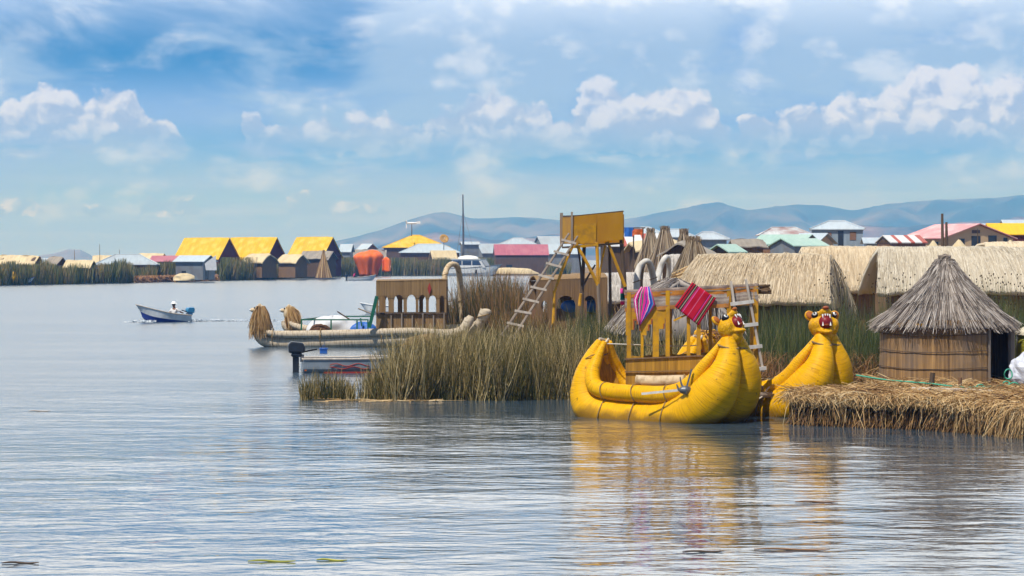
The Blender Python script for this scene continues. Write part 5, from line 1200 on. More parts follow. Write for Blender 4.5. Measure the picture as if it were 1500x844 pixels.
def puma_head(c, yaw, pitch, k, roundear):
    """looks along +x after yaw and pitch; c is the middle of the skull in boat coordinates"""
    Rm = Matrix.Rotation(yaw, 3, 'Z') @ Matrix.Rotation(-pitch, 3, 'Y'); c = Vector(c)
    T = lambda x, y, z: c + Rm @ (Vector((x, y, z)) * k)
    E_ = lambda mb, p, r, rot=None, nu=18, nv=12: mb.ell(T(*p), [q * k for q in r], Rm @ rot if rot else Rm, nu, nv)
    ry = lambda a: Matrix.Rotation(R(a), 3, 'Y')
    mb = MB(); E_(mb, (0, 0, 0), (.265, .30, .255), None, 28, 18); E_(mb, (.17, 0, .150), (.19, .165, .080), ry(-32)); E_(mb, (.13, 0, -.165), (.22, .165, .065), ry(28)); E_(mb, (.02, .2, -.02), (.2, .12, .16)); E_(mb, (.02, -.2, -.02), (.2, .12, .16))
    E_(mb, (.02, .17, -.10), (.16, .12, .14)); E_(mb, (.02, -.17, -.10), (.16, .12, .14)); E_(mb, (-.02, 0, -.22), (.20, .2, .2)); E_(mb, (.1, .1, .19), (.12, .09, .07)); E_(mb, (.1, -.1, .19), (.12, .09, .07))
    hd = mb.build('puma_head', M['puma_yellow'], boat, smooth=True)
    rm = hd.modifiers.new('blend', 'REMESH'); rm.mode = 'VOXEL'; rm.voxel_size = .018 * k; rm.use_smooth_shade = True
    sm = hd.modifiers.new('soften', 'SMOOTH'); sm.factor = .5; sm.iterations = 5
    mb = MB(); E_(mb, (.19, 0, -.010), (.165, .150, .150), ry(-4)); mb.build('mouth', M['mouth_red'], hd, smooth=True)
    mb = MB(); E_(mb, (.245, 0, -.085), (.12, .07, .025), ry(12)); mb.build('tongue', M['nose_red'], hd, smooth=True)
    for x, y, z, s in ((.33, .075, .12, -1), (.33, -.075, .12, -1), (.35, .025, .12, -1), (.35, -.025, .12, -1), (.31, .08, -.12, 1), (.31, -.08, -.12, 1)):
        mb = MB(); p, q = T(x, y, z), T(x + .01, y, z + s * (.085 if abs(y) > .05 else .045)); mb.tube([p, q], [.020 * k, .004], 6); mb.build('tooth', M['white'], hd)
    for s in (-1, 1):
        mb = MB(); E_(mb, (.135, s * .178, .165), (.088, .094, .068)); o = mb.build('eye_patch', M['black'], hd, smooth=True)
        mb = MB(); E_(mb, (.182, s * .203, .174), (.047, .050, .046)); e = mb.build('eye', M['white'], hd, smooth=True)
        mb = MB(); E_(mb, (.219, s * .222, .186), (.021, .023, .021)); mb.build('pupil', M['black'], e, smooth=True)
        mb = MB(); E_(mb, (-.07, s * .262, .225), (.055, .105, .115), Matrix.Rotation(R(s * -28), 3, 'X')); ea = mb.build('ear', M['puma_yellow'], hd, smooth=True)
        mb = MB(); E_(mb, (-.03, s * .265, .23), (.035, .078, .086), Matrix.Rotation(R(s * -28), 3, 'X')); mb.build('inner_ear', M['ear_brown'], ea, smooth=True)
    mb = MB(); E_(mb, (.33, 0, .262), (.055, .068, .042)); mb.build('nose', M['ear_brown'] if not roundear else M['nose_red'], hd, smooth=True)
    mb = MB(); E_(mb, (.22, 0, .245), (.10, .055, .035), ry(-24)); mb.build('nose_bridge', M['puma_yellow'], hd, smooth=True)
    return hd

def hull(ox, oy, yaw, pitch, k, roundear):
    o3 = lambda p: (p[0] + ox, p[1] + oy, p[2])
    for s in (-1, 1):
        fat = [(-1.70, .10, 1.66, .09), (-1.84, .20, 1.32, .18), (-1.93, .32, .86, .28), (-1.86, .40, .36, .36), (-1.45, .44, .06, .41), (-.5, .45, -.02, .42), (.4, .45, .0, .44), (1.0, .45, .14, .49),
               (1.48, .43, .42, .515), (1.79, .40, .78, .45), (1.93, .32, 1.14, .325), (1.92, .22, 1.46, .235), (1.85, .15, 1.80, .15)]
        mb = MB(); mb.tube([o3((x, s * y, z)) for x, y, z, r in fat], [r for *_, r in fat], 26, 9, jit=.012); mb.build('reed_bundle', M['yellow_reed'], boat, smooth=True)
        thin = [(-1.60, .08, 1.64, .06), (-1.66, .26, 1.28, .12), (-1.64, .46, .92, .165), (-1.45, .56, .66, .18), (-1.0, .59, .58, .19), (-.3, .60, .56, .19), (.5, .60, .57, .195), (.95, .57, .68, .19), (1.28, .56, .92, .165), (1.50, .52, 1.22, .125), (1.66, .38, 1.50, .085), (1.80, .20, 1.80, .05)]
        mb = MB(); mb.tube([o3((x, s * y, z)) for x, y, z, r in thin], [r for *_, r in thin], 18, 8, jit=.012); mb.build('gunwale_roll', M['yellow_reed'], boat, smooth=True)
        for x in (-1.15, -.28, .62):
            zc = -.02 if x < .5 else .05
            mb = MB(); r_ = .445 if x < .5 else .475
            mb.tube([o3((x + .03 * math.sin(3 * t), s * .45 + r_ * math.cos(t), zc + r_ * math.sin(t))) for t in np.linspace(0, 2 * math.pi, 25)[:-1]], .014, 5, closed=True)
            mb.tube([o3((x + .02 + .03 * math.sin(2 * t), s * .60 + .21 * math.cos(t), .57 + .03 * (x > .5) + .21 * math.sin(t))) for t in np.linspace(0, 2 * math.pi, 21)[:-1]], .012, 5, closed=True)
            mb.build('lashing', M['cord'], boat)
        for x, y, z, r_ in ((-1.84, .22, 1.28, .21), (1.82, .29, 1.27, .375)):
            if x > 0: continue
            mb = MB(); mb.tube([o3((x + r_ * .95 * math.cos(t), s * y + r_ * math.sin(t), z + r_ * .5 * math.cos(t))) for t in np.linspace(0, 2 * math.pi, 21)[:-1]], .012, 5, closed=True); mb.build('lashing', M['cord'], boat)
    # woven scoop closing the stern between the rolls, and the deck
    g = []
    for j in range(9):
        k_ = j / 8; x = -1.42 - .28 * math.sin(k_ * 1.4); z = .40 + 1.18 * k_; hw = .46 * (1 - k_) ** .7 + .03
        g.append([o3((x - .10 * (1 - (2 * i / 8 - 1) ** 2), hw * (2 * i / 8 - 1), z)) for i in range(9)])
    mb = MB(); mb.slab(g, (-.05, 0, 0)); mb.build('stern_scoop', M['mat_yellow'], boat, smooth=True)
    mb = MB(); mb.box(o3((-.2, 0, .36)), (3.0, .9, .06)); mb.build('deck', M['mat_yellow'], boat)
    mb = MB(); n = 22
    for s in (-1, 1): mb.tube([o3((1.885 + .215 * math.cos(t), s * .185 + .215 * math.sin(t), 1.63 - .05 * math.cos(t))) for t in np.linspace(0, 2 * math.pi, n)[:-1]], .022, 6, closed=True)
    mb.build('neck_rope', M['cord'], boat)
    mb = MB(); mb.tube([o3((-1.74, .1 * math.cos(t * 2), 1.66 + .05 * math.sin(t))) for t in np.linspace(0, 6.3, 14)], .03, 6); mb.tube([o3((-1.66, .12, 1.70)), o3((-1.58, -.10, 1.60)), o3((-1.70, -.3, 1.28)), o3((-1.62, -.46, .98))], .025, 6, 5); mb.build('stern_rope', M['white_cord'], boat)
    return puma_head(o3((1.80, 0, 2.02)), yaw, pitch, k, roundear)
hull(0, 0, R(-4), R(34), .98, False)
hull(.32, 3.0, R(-43), R(20), 1.06, True)

# deck between the hulls, poles and rolls lying across
mb = MB()
for i in range(7): mb.box((-1.2 + i * .36, 1.5, .50 + .012 * (i % 2)), (.30, 2.4, .06))
mb.build('cross_deck', M['wood_grey'], boat)
for a, b2 in (((1.0, .55, .62), (1.0, 2.45, .62)), ((1.28, .6, .50), (1.3, 2.4, .48))):
    mb = MB(); mb.tube([a, b2], .06, 8); mb.build('cross_beam', M['wood_grey'], boat)
for pts, r_, m in (([(.9, .55, .92), (.92, 1.4, .93), (.85, 2.3, .96)], .085, 'roll_reed'), ([(1.12, .5, .84), (1.10, 1.5, .86), (.7, 2.5, 1.04)], .045, 'wood_grey'), ([(.6, 1.6, .96), (.4, 2.6, 1.06)], .05, 'motor_black'), ([(.78, .7, .74), (.78, 2.3, .76)], .10, 'wood_grey')):
    mb = MB(); mb.tube(pts, r_, 9, 3); mb.build('deck_pole', M[m], boat, smooth=True)
mb = MB(); mb.tube([(1.2, .95, .7), (1.4, 1.5, .42), (1.2, 2.2, .62), (1.3, 2.42, .9)], .018, 6, 6); mb.build('mooring_loop', M['white_cord'], boat)

# cabin: mat sides, painted posts, stepped arch board, striped canopy
CA = Vector((2.50, 52.55, 0)); ca = R(-3); cu = Vector((math.cos(ca), math.sin(ca), 0)); cv = Vector((-math.sin(ca), math.cos(ca), 0)); CL, CD = 2.90, 1.5
def C(u_, v_, z): return CA + cu * u_ + cv * v_ + Vector((0, 0, z))
def zc(py, u_): return Z(py, 52.55 + cu.y * u_)
zT = lambda u_: 2.80 + .14 * u_ / CL
def bx(mb, u0, u1, v0, v1, z0, z1): mb.extrude([C(u0, v0, z0), C(u1, v0, z0), C(u1, v1, z0), C(u0, v1, z0)], (0, 0, z1 - z0))
def canopy_cloth(face, u0, u1, v0, v1, n=26, drop=.48):
    g = []
    for j in range(7):
        k = j / 6; row = []
        for i in range(n):
            t = i / (n - 1); u_ = u0 + (u1 - u0) * t; v_ = v0 + (v1 - v0) * t
            wob = .012 * math.sin(t * 31 + j) + .02 * noise.noise(Vector((t * 6, k * 2, u0))) 
            z = zT(u_) - drop * k - .015 * math.sin(t * 9) * k
            row.append(C(u_, v_ + (wob * (u1 != u0)), z) + cu * (wob * (u1 == u0)))
        g.append(row)
    mb = MB(); mb.slab(g, tuple(cv * .012 + cu * .004)); return mb.build(face, M['canopy_stripe'], boat, world=True)
gw = lambda a: a
M['canopy_stripe'] = stripe_mat('canopy_stripe', [(0, (.26, .16, .12)), (.05, (.38, .30, .24)), (.12, (.26, .18, .15)), (.19, (.42, .17, .03)), (.27, (.46, .18, .03)), (.36, (.40, .15, .03)), (.43, (.30, .24, .20)), (.50, (.38, .32, .27)), (.58, (.27, .21, .18)), (.66, (.36, .30, .25)), (.74, (.28, .22, .18)), (.82, (.24, .18, .14)), (.88, (.44, .18, .04)), (.95, (.40, .18, .05))], axis=1, weave=.10)
canopy_cloth('canopy_valance', -.02, CL * .78, -.03, -.03)
canopy_cloth('canopy_valance', -.02, -.021, -.03, CD, 14); canopy_cloth('canopy_valance', CL, CL + .001, -.03, CD, 14)
canopy_cloth('canopy_valance', CL * .80, CL, -.028, -.028, 10, .46)
mb = MB(); g = [[C(-.03 + (CL + .06) * i / 12, -.03 + (CD + .06) * j / 6, zT(CL * i / 12) - .09 + .02 * math.sin(j / 6 * math.pi) + .015 * math.sin(i * 1.3 + j)) for i in range(13)] for j in range(7)]
mb.slab(g, (0, 0, -.025)); mb.build('canopy_roof', M['wood_grey'], boat, world=True)
mb = MB(); mb.beam(C(-.03, .03, zT(0) - .03), C(CL + .03, .03, zT(CL) - .03), .04); mb.build('canopy_rail', M['wood_grey'], boat, world=True)
posts = [(.07, 0, .085), (.36, .02, .06), (.66, .04, .13), (.92, 0, .09), (1.38, .05, .075), (1.60, .0, .085), (2.26, .02, .09), (2.85, .02, .10), (.05, CD, .07), (1.0, CD, .07), (1.9, CD, .07), (2.4, CD, .07), (2.84, CD, .09)]
for u_, v_, wd in posts:
    mb = MB(); mb.beam(C(u_, v_, .5), C(u_, v_, zT(u_) - .06), wd, wd); mb.build('post', M['yellow_paint'], boat, world=True)
mb = MB(); mb.beam(C(1.05, .03, zc(470, 1)), C(1.50, .03, zc(456, 1.5)), .07, .04); mb.build('brace', M['yellow_paint'], boat, world=True)
mb = MB(); ztop = zT(0) - .44
def col(u0, u1, drop): bx(mb, u0, u1, -.022, .0, ztop - drop, ztop)
for u0, u1, dr in ((.0, .98, .20),): col(u0, u1, dr)
for u0, u1, z0, z1 in ((.0, .16, .2, .44), (.0, .12, .44, .56), (.27, .55, .2, .32), (.33, .49, .32, .46), (.36, .46, .46, .56), (.66, .86, .2, .30), (.70, .82, .30, .42), (.90, .98, .2, .40)):
    bx(mb, u0, u1, -.0215, .0, ztop - z1, ztop - z0)
mb.m = 1
for u0, u1, z0, z1 in ((.16, .19, .2, .44), (.24, .27, .2, .32), (.30, .33, .32, .46), (.49, .52, .32, .46), (.55, .58, .2, .32), (.63, .66, .2, .30), (.82, .85, .30, .42), (.87, .90, .2, .36), (.19, .24, .2, .24), (.58, .63, .2, .24)):
    bx(mb, u0, u1, -.024, -.002, ztop - z1, ztop - z0)
mb.build('arch_board', [M['yellow_paint'], M['ear_brown']], boat, world=True)
zm = lambda u_: 1.27 + .05 * u_
def matwall(u0, v0, u1, v1, z0):
    n = 22; g = []
    for j in range(5):
        k = j / 4
        g.append([C(u0 + (u1 - u0) * i / n, v0 + (v1 - v0) * i / n, (z0 + (zm(u0 + (u1 - u0) * i / n) - z0) * (1 - k)) + (.012 * math.sin(i * 1.9) if j == 0 else 0)) for i in range(n + 1)])
    mb = MB(); mb.slab(g, tuple(cv * .03 + cu * .002)); return mb.build('mat_wall', M['mat_yellow'], boat, world=True)
matwall(0, -.07, 1.68, -.07, .45); matwall(1.68, -.07, 2.0, CD, .45); matwall(0, -.07, 0, CD, .45); matwall(0, CD, CL, CD, .45)
mb = MB()
for z in (.70, 1.0): mb.beam(C(-.02, -.10, z), C(1.70, -.10, z + .03), .022)
mb.beam(C(-.02, -.09, 1.28), C(1.70, -.09, 1.36), .03); mb.build('mat_batten', M['mat_brown'], boat, world=True)
mb = MB(); bx(mb, 2.15, 2.5, .5, .9, .55, 1.12); mb.build('dark_seat', M['motor_black'], boat, world=True)
mb = MB(); mb.ell(C(1.86, .0, .95), (.17, .15, .36)); mb.build('black_bag', M['motor_black'], boat, world=True, smooth=True)

# --- things on and around the twin boat
def cloth(name, label, pts4, m, z_fold=None, nx=16, ny=16, wob=.012):
    """woven square hanging in front of the canopy: corners a (top left), b (top right), c (bottom right), d (bottom left)"""
    a, b2, c, d_ = (Vector(p) for p in pts4); g = []
    for j in range(ny):
        k = j / (ny - 1); row = []
        for i in range(nx):
            t = i / (nx - 1); p = a.lerp(b2, t).lerp(d_.lerp(c, t), k)
            w_ = wob * (math.sin(t * 9 + k * 3) + .6 * math.sin(k * 11 - t * 4)) * (.3 + k)
            row.append(p - cv * (.02 + abs(w_)) )
        g.append(row)
    mb = MB(); mb.slab(g, tuple(cv * .008)); o = mb.build(name, m, smooth=True); return tag(o, label, 'textile')
red = stripe_mat('red_stripe', [(0, (.42, .008, .03)), (.05, (.02, .02, .02)), (.085, (.45, .01, .035)), (.13, (.05, .03, .02)), (.18, (.42, .36, .28)), (.205, (.06, .035, .03)), (.25, (.52, .02, .10)), (.30, (.62, .10, .35)), (.325, (.46, .008, .03)), (.50, (.50, .03, .14)), (.52, (.60, .20, .30)), (.535, (.46, .008, .03)), (.72, (.06, .02, .04)), (.745, (.55, .05, .30)), (.775, (.46, .01, .03)), (.82, (.05, .03, .025)), (.86, (.40, .33, .22)), (.885, (.05, .05, .02)), (.93, (.48, .01, .04))], axis=0)
def CP(px, py, v_=-.06):
    """point of the canopy's front plane under a picture column"""
    t = ((px - 750) / F * CA.y - CA.x) / (cu.x - (px - 750) / F * cu.y); p = C(t, v_, 0); return Vector((p.x, p.y, Z(py, p.y)))
a_, b_, c_, d_ = CP(988, 449), CP(1014, 413.5), CP(1049, 437), CP(1023, 477)
# square hung cornerwise: u runs across the stripes
cloth('woven_textile', 'red striped woven cloth hung cornerwise over the canopy', [a_, d_, c_, b_], red)
multi = stripe_mat('multi_stripe', [(0, (.60, .02, .28)), (.08, (.75, .72, .7)), (.12, (.60, .02, .22)), (.2, (.03, .04, .03)), (.26, (.6, .56, .5)), (.31, (.65, .03, .30)), (.40, (.05, .20, .08)), (.46, (.65, .03, .25)), (.58, (.06, .04, .28)), (.64, (.70, .03, .30)), (.74, (.7, .66, .66)), (.78, (.04, .06, .42)), (.88, (.05, .25, .55)), (.94, (.62, .10, .25))], axis=0, weave=.05)
cloth('woven_textile', 'narrow pink and blue striped cloth hanging over the left of the canopy', [CP(957, 423), CP(938, 421), CP(928, 436), CP(958, 446)], multi)
o = COL.objects[-1] if False else None
cloth_lower = None
mbq = [CP(959, 446), CP(928, 436), CP(932, 462), CP(937, 476)]
# lower half of the same cloth joins the upper as one mesh
up = [ob for ob in COL.objects if ob.name.startswith('woven_textile')][-1]
g = []
pa4 = [CP(959, 420), CP(939, 420), CP(928, 436), CP(932, 466), CP(936, 476), CP(943, 468), CP(959, 447)]
# textile as a grid between a left and right outline
lft = [CP(939, 420), CP(932, 430), CP(928, 438), CP(930, 452), CP(933, 467), CP(936, 477)]
rgt = [CP(952, 420), CP(956, 432), CP(960, 446), CP(954, 456), CP(946, 466), CP(937.5, 477)]
mb = MB(); g = []
for l_, r_ in zip(lft, rgt): g.append([l_.lerp(r_, i / 10) - cv * (.03 + .012 * math.sin(i * 1.1)) for i in range(11)])
mb.slab(g, tuple(cv * .008)); new = mb.build('woven_textile', multi, smooth=True)
for k_ in ('label', 'category'): new[k_] = up[k_]
bpy.data.objects.remove(up)
cn = stripe_mat('corner_stripe', [(0, (.6, .04, .25)), (.3, (.02, .12, .10)), (.7, (.7, .66, .62)), (.78, (.55, .03, .12))], axis=1)
mb = MB(); g = [[C(-.06, -.08 + .12 * i / 5, 0) + cu * (-.05 * math.sin(i * .6 + j * .5)) + Vector((0, 0, zT(0) + .03 - .09 * j)) for i in range(6)] for j in range(5)]
mb.slab(g, (-.01, 0, 0)); tag(mb.build('woven_textile', cn, smooth=True), 'small pink and dark green cloth over the left corner of the canopy', 'textile')

# white ladder against the canopy
lad = empty('ladder', C(2.85, -.9, .5), 0, 'short white wooden ladder leaning on the striped canopy behind the puma prow', 'ladder')
tl, tr = CP(1071, 416, -.10), CP(1093, 413, -.10); fl, fr = P(1089, 548, 52.2), P(1118, 545, 52.4)
for a, b2 in ((fl, tl), (fr, tr)): mb = MB(); mb.beam(a, b2 + (b2 - a) * .03, .05, .085); mb.build('rail', M['wood_pale'], lad, world=True)
for k in (.04, .285, .53, .78, ): 
    a, b2 = fl.lerp(tl, k), fr.lerp(tr, k); e = (b2 - a).normalized() * .08; mb = MB(); mb.beam(a - e - cv * .05, b2 + e - cv * .05, .05, .075); mb.build('rung', M['wood_white'], lad, world=True)
# firewood on the canopy roof beside the ladder
o = MB()
for i in range(9): a = C(2.45 + U(0, .2), .1 + .1 * i / 2, zT(2.6) - .20 + U(0, .14)); o.tube([a, a + cu * U(.45, .65) + Vector((0, 0, U(-.05, .08)))], U(.02, .04), 6)
tag(o.build('firewood', M['mat_dark']), 'small bundle of brown sticks behind the top of the white ladder', 'firewood')
# reed roll and anchor on the near hull
roll = empty('reed_roll', at_boat(-.1, -.1, .75), 0, 'tan rolled reed mat lying along the near hull before the mat wall', 'reed roll')
pa, pb = P(932, 557, 51.9), P(1032, 558, 51.45); mb = MB(); mb.tube([pa, pa.lerp(pb, .3) + Vector((0, 0, -.02)), pa.lerp(pb, .68), pa.lerp(pb, .72), pb], [.115, .125, .125, .105, .11], 14, 4); mb.build('rolled_mat', M['roll_reed'], roll, world=True, smooth=True)
mb = MB(); c = pa.lerp(pb, .70); mb.tube([c + Vector((.01 * math.sin(t), .135 * math.cos(t), .135 * math.sin(t))) for t in np.linspace(0, 2 * math.pi, 15)[:-1]], .018, 5, closed=True); mb.build('tie', M['cord'], roll, world=True)
an = empty('anchor', P(1004, 572, 50.55), 0, 'small dark iron grapnel on the near gunwale of the yellow boat', 'anchor'); c = P(1005, 570, 50.5)
mb = MB(); mb.beam(c, c + Vector((.12, .02, .42)), .035); mb.build('shank', M['steel'], an, world=True)
for dv in ((-.2, 0, .05), (.18, -.05, .0), (.0, -.15, -.05), (-.12, .1, .2)): mb = MB(); mb.tube([c, c + Vector(dv) * .7 + Vector((0, 0, -.06)), c + Vector(dv) + Vector((0, 0, .05))], [.03, .025, .012], 6, 3); mb.build('fluke', M['steel'], an, world=True)
mb = MB(); mb.ell(c + Vector((-.02, -.02, -.02)), (.14, .09, .09)); mb.build('coiled_chain', M['steel'], an, world=True)
o = MB(); o.beam(P(940, 577, 50.95), P(1000, 571, 50.5), .022, .05); tag(o.build('white_batten', M['wood_white']), 'thin white batten lying along the near gunwale', 'batten')
o = MB(); o.tube([at_boat(-1.68, -.05, 1.6), P(930, 505, 52.6), P(990, 507, 53.2), P(1020, 506, 54)], .012, 6, 5); tag(o.build('mooring_rope', M['white_cord']), 'white mooring rope running from the stern tip through the cabin posts', 'rope')

# second yellow boat behind: the back of its maned head shows through the posts
d = 57.2; bk = empty('reed_boat', W(1016, d, 0), R(-50), 'yellow reed boat with brown maned head seen from behind through the cabin posts', 'boat')
for s in (-1, 1):
    mb = MB(); mb.tube([(-2.2, s * .42, .1), (-.8, s * .42, 0), (.2, s * .4, .25), (.5, s * .36, .9), (.5, s * .25, 1.3), (.45, s * .15, 1.62)], [.35, .38, .42, .4, .3, .18], 16, 5); mb.build('reed_bundle', M['yellow_reed'], bk, smooth=True)
mb = MB(); mb.ell((.45, 0, 1.52), (.33, .36, .26)); h_ = mb.build('animal_head', M['puma_yellow'], bk, smooth=True)
n = 500; a = RNG.uniform(0, 2 * np.pi, n); el_ = RNG.uniform(.1, 1.3, n)
b0 = np.stack([.45 + .33 * np.cos(a) * np.cos(el_), .36 * np.sin(a) * np.cos(el_), 1.52 + .26 * np.sin(el_)], 1); t0 = b0 + np.stack([np.cos(a) * .1, np.sin(a) * .1, RNG.uniform(-.16, .05, n)], 1)
strands('mane', b0, t0, np.zeros((n, 3)), .03, RNG.uniform(0, .6, n), M['straw_red'], h_)
for s in (-1, 1): mb = MB(); mb.ell((.4, s * .28, 1.7), (.05, .09, .1)); mb.build('ear', M['puma_yellow'], h_, smooth=True)

# ------------------------------------------------------------------ cut-reed platform with the round hut
edge = [(1157, 50.3), (1180, 49.9), (1240, 49.5), (1300, 49.0), (1350, 48.6), (1400, 48.0), (1450, 47.2), (1500, 46.4), (1560, 45.6), (1680, 44.8)]
back = [(1680, 60), (1400, 60), (1285, 58.5), (1276, 54.5), (1272, 52.1), (1240, 51.7), (1190, 51.6), (1159, 51.5)]
base_poly = [(X(a, b2), b2) for a, b2 in edge + back]
PZ = .60
ex = MB(); ex.m = 1; ex.extrude([(x, y + (.12 if i < len(edge) else 0), -.6) for i, (x, y) in enumerate(base_poly)], (0, 0, PZ + .55))
ex.m = 2; ex.extrude([(x, y, PZ - .05) for x, y in base_poly], (0, 0, .05))
ec = [Vector((X(a, b2), b2, 0)) for a, b2 in edge]; ecum = [0]
for i in range(1, len(ec)): ecum.append(ecum[-1] + (ec[i] - ec[i - 1]).length)
def on_edge(s):
    i = max(0, min(len(ec) - 2, int(np.searchsorted(ecum, s)) - 1)); t = (s - ecum[i]) / (ecum[i + 1] - ecum[i]); p = ec[i].lerp(ec[i + 1], t); tv = (ec[i + 1] - ec[i]).normalized(); return p, Vector((tv.y, -tv.x, 0))
bs, ts, bn, ww, rn = [], [], [], [], []
EL = ecum[-1]
for _ in range(9500):                                          # drooping over the front edge
    s = U(0, EL); p, nv = on_edge(s); cl = noise.noise(Vector((s * 1.1, 2, 0))); out_ = U(-.35, .10)
    rt_ = max(0, (s / EL - .36) / .3); long_ = 1 if random.random() < .05 + .14 * max(0, cl) + .5 * min(1, rt_) else .36
    b0 = p - nv * out_ * -1 + Vector((0, 0, PZ + U(-.03, .10) - max(0, out_) * .6)); b0 = p + nv * out_ + Vector((0, 0, PZ + U(-.05, .12)))
    dz = (U(.15, .75) if long_ > .5 else U(.0, .55)) * long_ + .02; sw = Vector((-nv.y, nv.x, 0)) * random.gauss(0, .22)
    t0 = b0 + nv * (U(.06, .26) + .25 * min(1, rt_) * random.random()) + sw + Vector((0, 0, -dz)); t0.z = max(t0.z, .0)
    bs.append(b0); ts.append(t0); bn.append(nv * U(.02, .16) + Vector((0, 0, U(.04, .16)))); ww.append(U(.010, .02)); rn.append(min(1, max(0, random.gauss(.62, .22) + .25 * cl - .35 * (dz > .4 and random.random() < .4))))
for _ in range(1500):                                         # dark wet stalks low on the side
    s = U(0, EL); p, nv = on_edge(s); b0 = p - nv * U(.0, .08) + Vector((0, 0, U(.1, .45)))
    t0 = b0 + nv * U(.05, .2) + Vector((U(-.1, .1), 0, -U(.1, .4))); t0.z = max(.0, t0.z); bs.append(b0); ts.append(t0); bn.append(nv * .05); ww.append(U(.01, .02)); rn.append(U(0, .35))
def inside(x, y, poly):
    c_ = False; j = len(poly) - 1
    for i in range(len(poly)):
        if (poly[i][1] > y) != (poly[j][1] > y) and x < (poly[j][0] - poly[i][0]) * (y - poly[i][1]) / (poly[j][1] - poly[i][1]) + poly[i][0]: c_ = not c_
        j = i
    return c_
cnt = 0
while cnt < 14000:                                             # loose litter on top
    y = 44.8 + (56.5 - 44.8) * random.random() ** 1.35; x = U(5.4, 12.6)
    if not inside(x, y, base_poly) or math.hypot(x - 10.0, y - 55.0) < 1.45: continue
    a = U(0, 6.28); ln = U(.2, .6); hump = .10 * noise.noise(Vector((x * .9, y * .9, 0))) + .03
    p = Vector((x, y, PZ + max(.0, hump) + U(0, .06))); dv = Vector((math.cos(a), math.sin(a) * .7, U(-.18, .32)))
    bs.append(p); ts.append(p + dv * ln); bn.append(Vector((0, 0, U(.01, .07)))); ww.append(U(.012, .022)); rn.append(min(1, max(0, random.gauss(.48, .24) + .3 * noise.noise(Vector((x * .6, y * .6, 4)))))); cnt += 1
o = strands('reed_platform', [tuple(v) for v in bs], [tuple(v) for v in ts], [tuple(v) for v in bn], ww, rn, [M['straw'], M['peat'], M['ground_straw']], extra=ex, taper=.55); tag(o, kind='structure')

# round hut
hc = Vector((X(1384, 55), 55.0, PZ)); hut = empty('round_hut', hc, 0, 'round hut of reed mats with tall grey conical thatch and an open doorway', 'hut')
zr = lambda py: Z(py, 55) - PZ; rw = 1.50; wh = 1.50; n = 80; mb = MB(); a0, a1 = R(31), R(76); g = []
for j in range(9):
    row = []
    for i in range(n):
        th = a1 + (2 * math.pi - (a1 - a0)) * i / (n - 1); rr = rw + .015 * noise.noise(Vector((th * 4, j * .6, 0))) - .03 * j / 8
        row.append((rr * math.sin(th), -rr * math.cos(th), wh * j / 8))
    g.append(row)
nr, nc = len(g), n; top = [p for r_ in g for p in r_]; inn = [(x * .965, y * .965, z) for x, y, z in top]; fs = []; us = []; o_ = nr * nc
for r_ in range(nr - 1):
    for c_ in range(nc - 1):
        q = (r_ * nc + c_, r_ * nc + c_ + 1, (r_ + 1) * nc + c_ + 1, (r_ + 1) * nc + c_); fs.append(q); fs.append(tuple(o_ + k for k in q[::-1]))
for r_ in range(nr - 1):
    for c_ in (0, nc - 1): fs.append((r_ * nc + c_, (r_ + 1) * nc + c_, o_ + (r_ + 1) * nc + c_, o_ + r_ * nc + c_))
mb.add(top + inn, fs); mb.build('wall', M['hut_mat'] if 'hut_mat' in M else M['mat_brown'], hut, smooth=False)
for th, wd in ((a0, .05), (a1 + .03, .13)):
    mb = MB(); mb.tube([(1.5 * math.sin(th), -1.5 * math.cos(th), 0), (1.5 * math.sin(th), -1.5 * math.cos(th), wh + .05)], wd / 1.6, 7); mb.build('door_post', M['wood_grey'], hut)
for z in (.42, .80, 1.17):
    mb = MB(); mb.tube([((rw + .012) * math.sin(th), -(rw + .012) * math.cos(th), z + .02 * math.sin(th * 3)) for th in np.linspace(a1 + .05, a0 - .05 + 2 * math.pi, 60)], .009, 5); mb.build('binding', M['wood_dark'], hut)
prof = [(1.63, 487), (1.44, 477), (1.15, 457), (.95, 443), (.74, 430), (.55, 416), (.42, 406), (.30, 394), (.22, 384), (.13, 377)]
pr = np.array([p[0] for p in prof]); pz = np.array([zr(p[1]) for p in prof]) + np.linspace(.14, -.06, len(prof))
def rs(th, k):                                                # k 0 eave .. 1 apex along the profile
    f = k * (len(prof) - 1); r_ = np.interp(f, range(len(prof)), pr); z = np.interp(f, range(len(prof)), pz); return r_, z
ex = MB(); ex.lathe([(1.58, pz[0] + .02)] + [(a - .03, b2 - .03) for a, b2 in zip(pr, pz)], n=48)
bs, ts, bn, rn, ww = [], [], [], [], []
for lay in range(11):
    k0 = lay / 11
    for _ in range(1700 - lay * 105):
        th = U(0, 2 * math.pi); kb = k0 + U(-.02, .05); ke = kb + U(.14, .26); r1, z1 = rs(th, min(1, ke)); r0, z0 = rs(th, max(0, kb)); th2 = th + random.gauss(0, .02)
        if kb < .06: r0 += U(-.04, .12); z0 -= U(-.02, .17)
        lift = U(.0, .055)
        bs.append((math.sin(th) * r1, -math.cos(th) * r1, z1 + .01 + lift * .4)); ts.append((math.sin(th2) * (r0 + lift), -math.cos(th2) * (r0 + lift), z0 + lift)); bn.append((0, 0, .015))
        band = .30 * max(0, 1 - abs(k0 - .18) / .06) ; rn.append(min(1, max(0, random.gauss(.56, .26) - band * random.random() + .22 * noise.noise(Vector((th * 2, k0 * 4, 1)))))); ww.append(U(.010, .019))
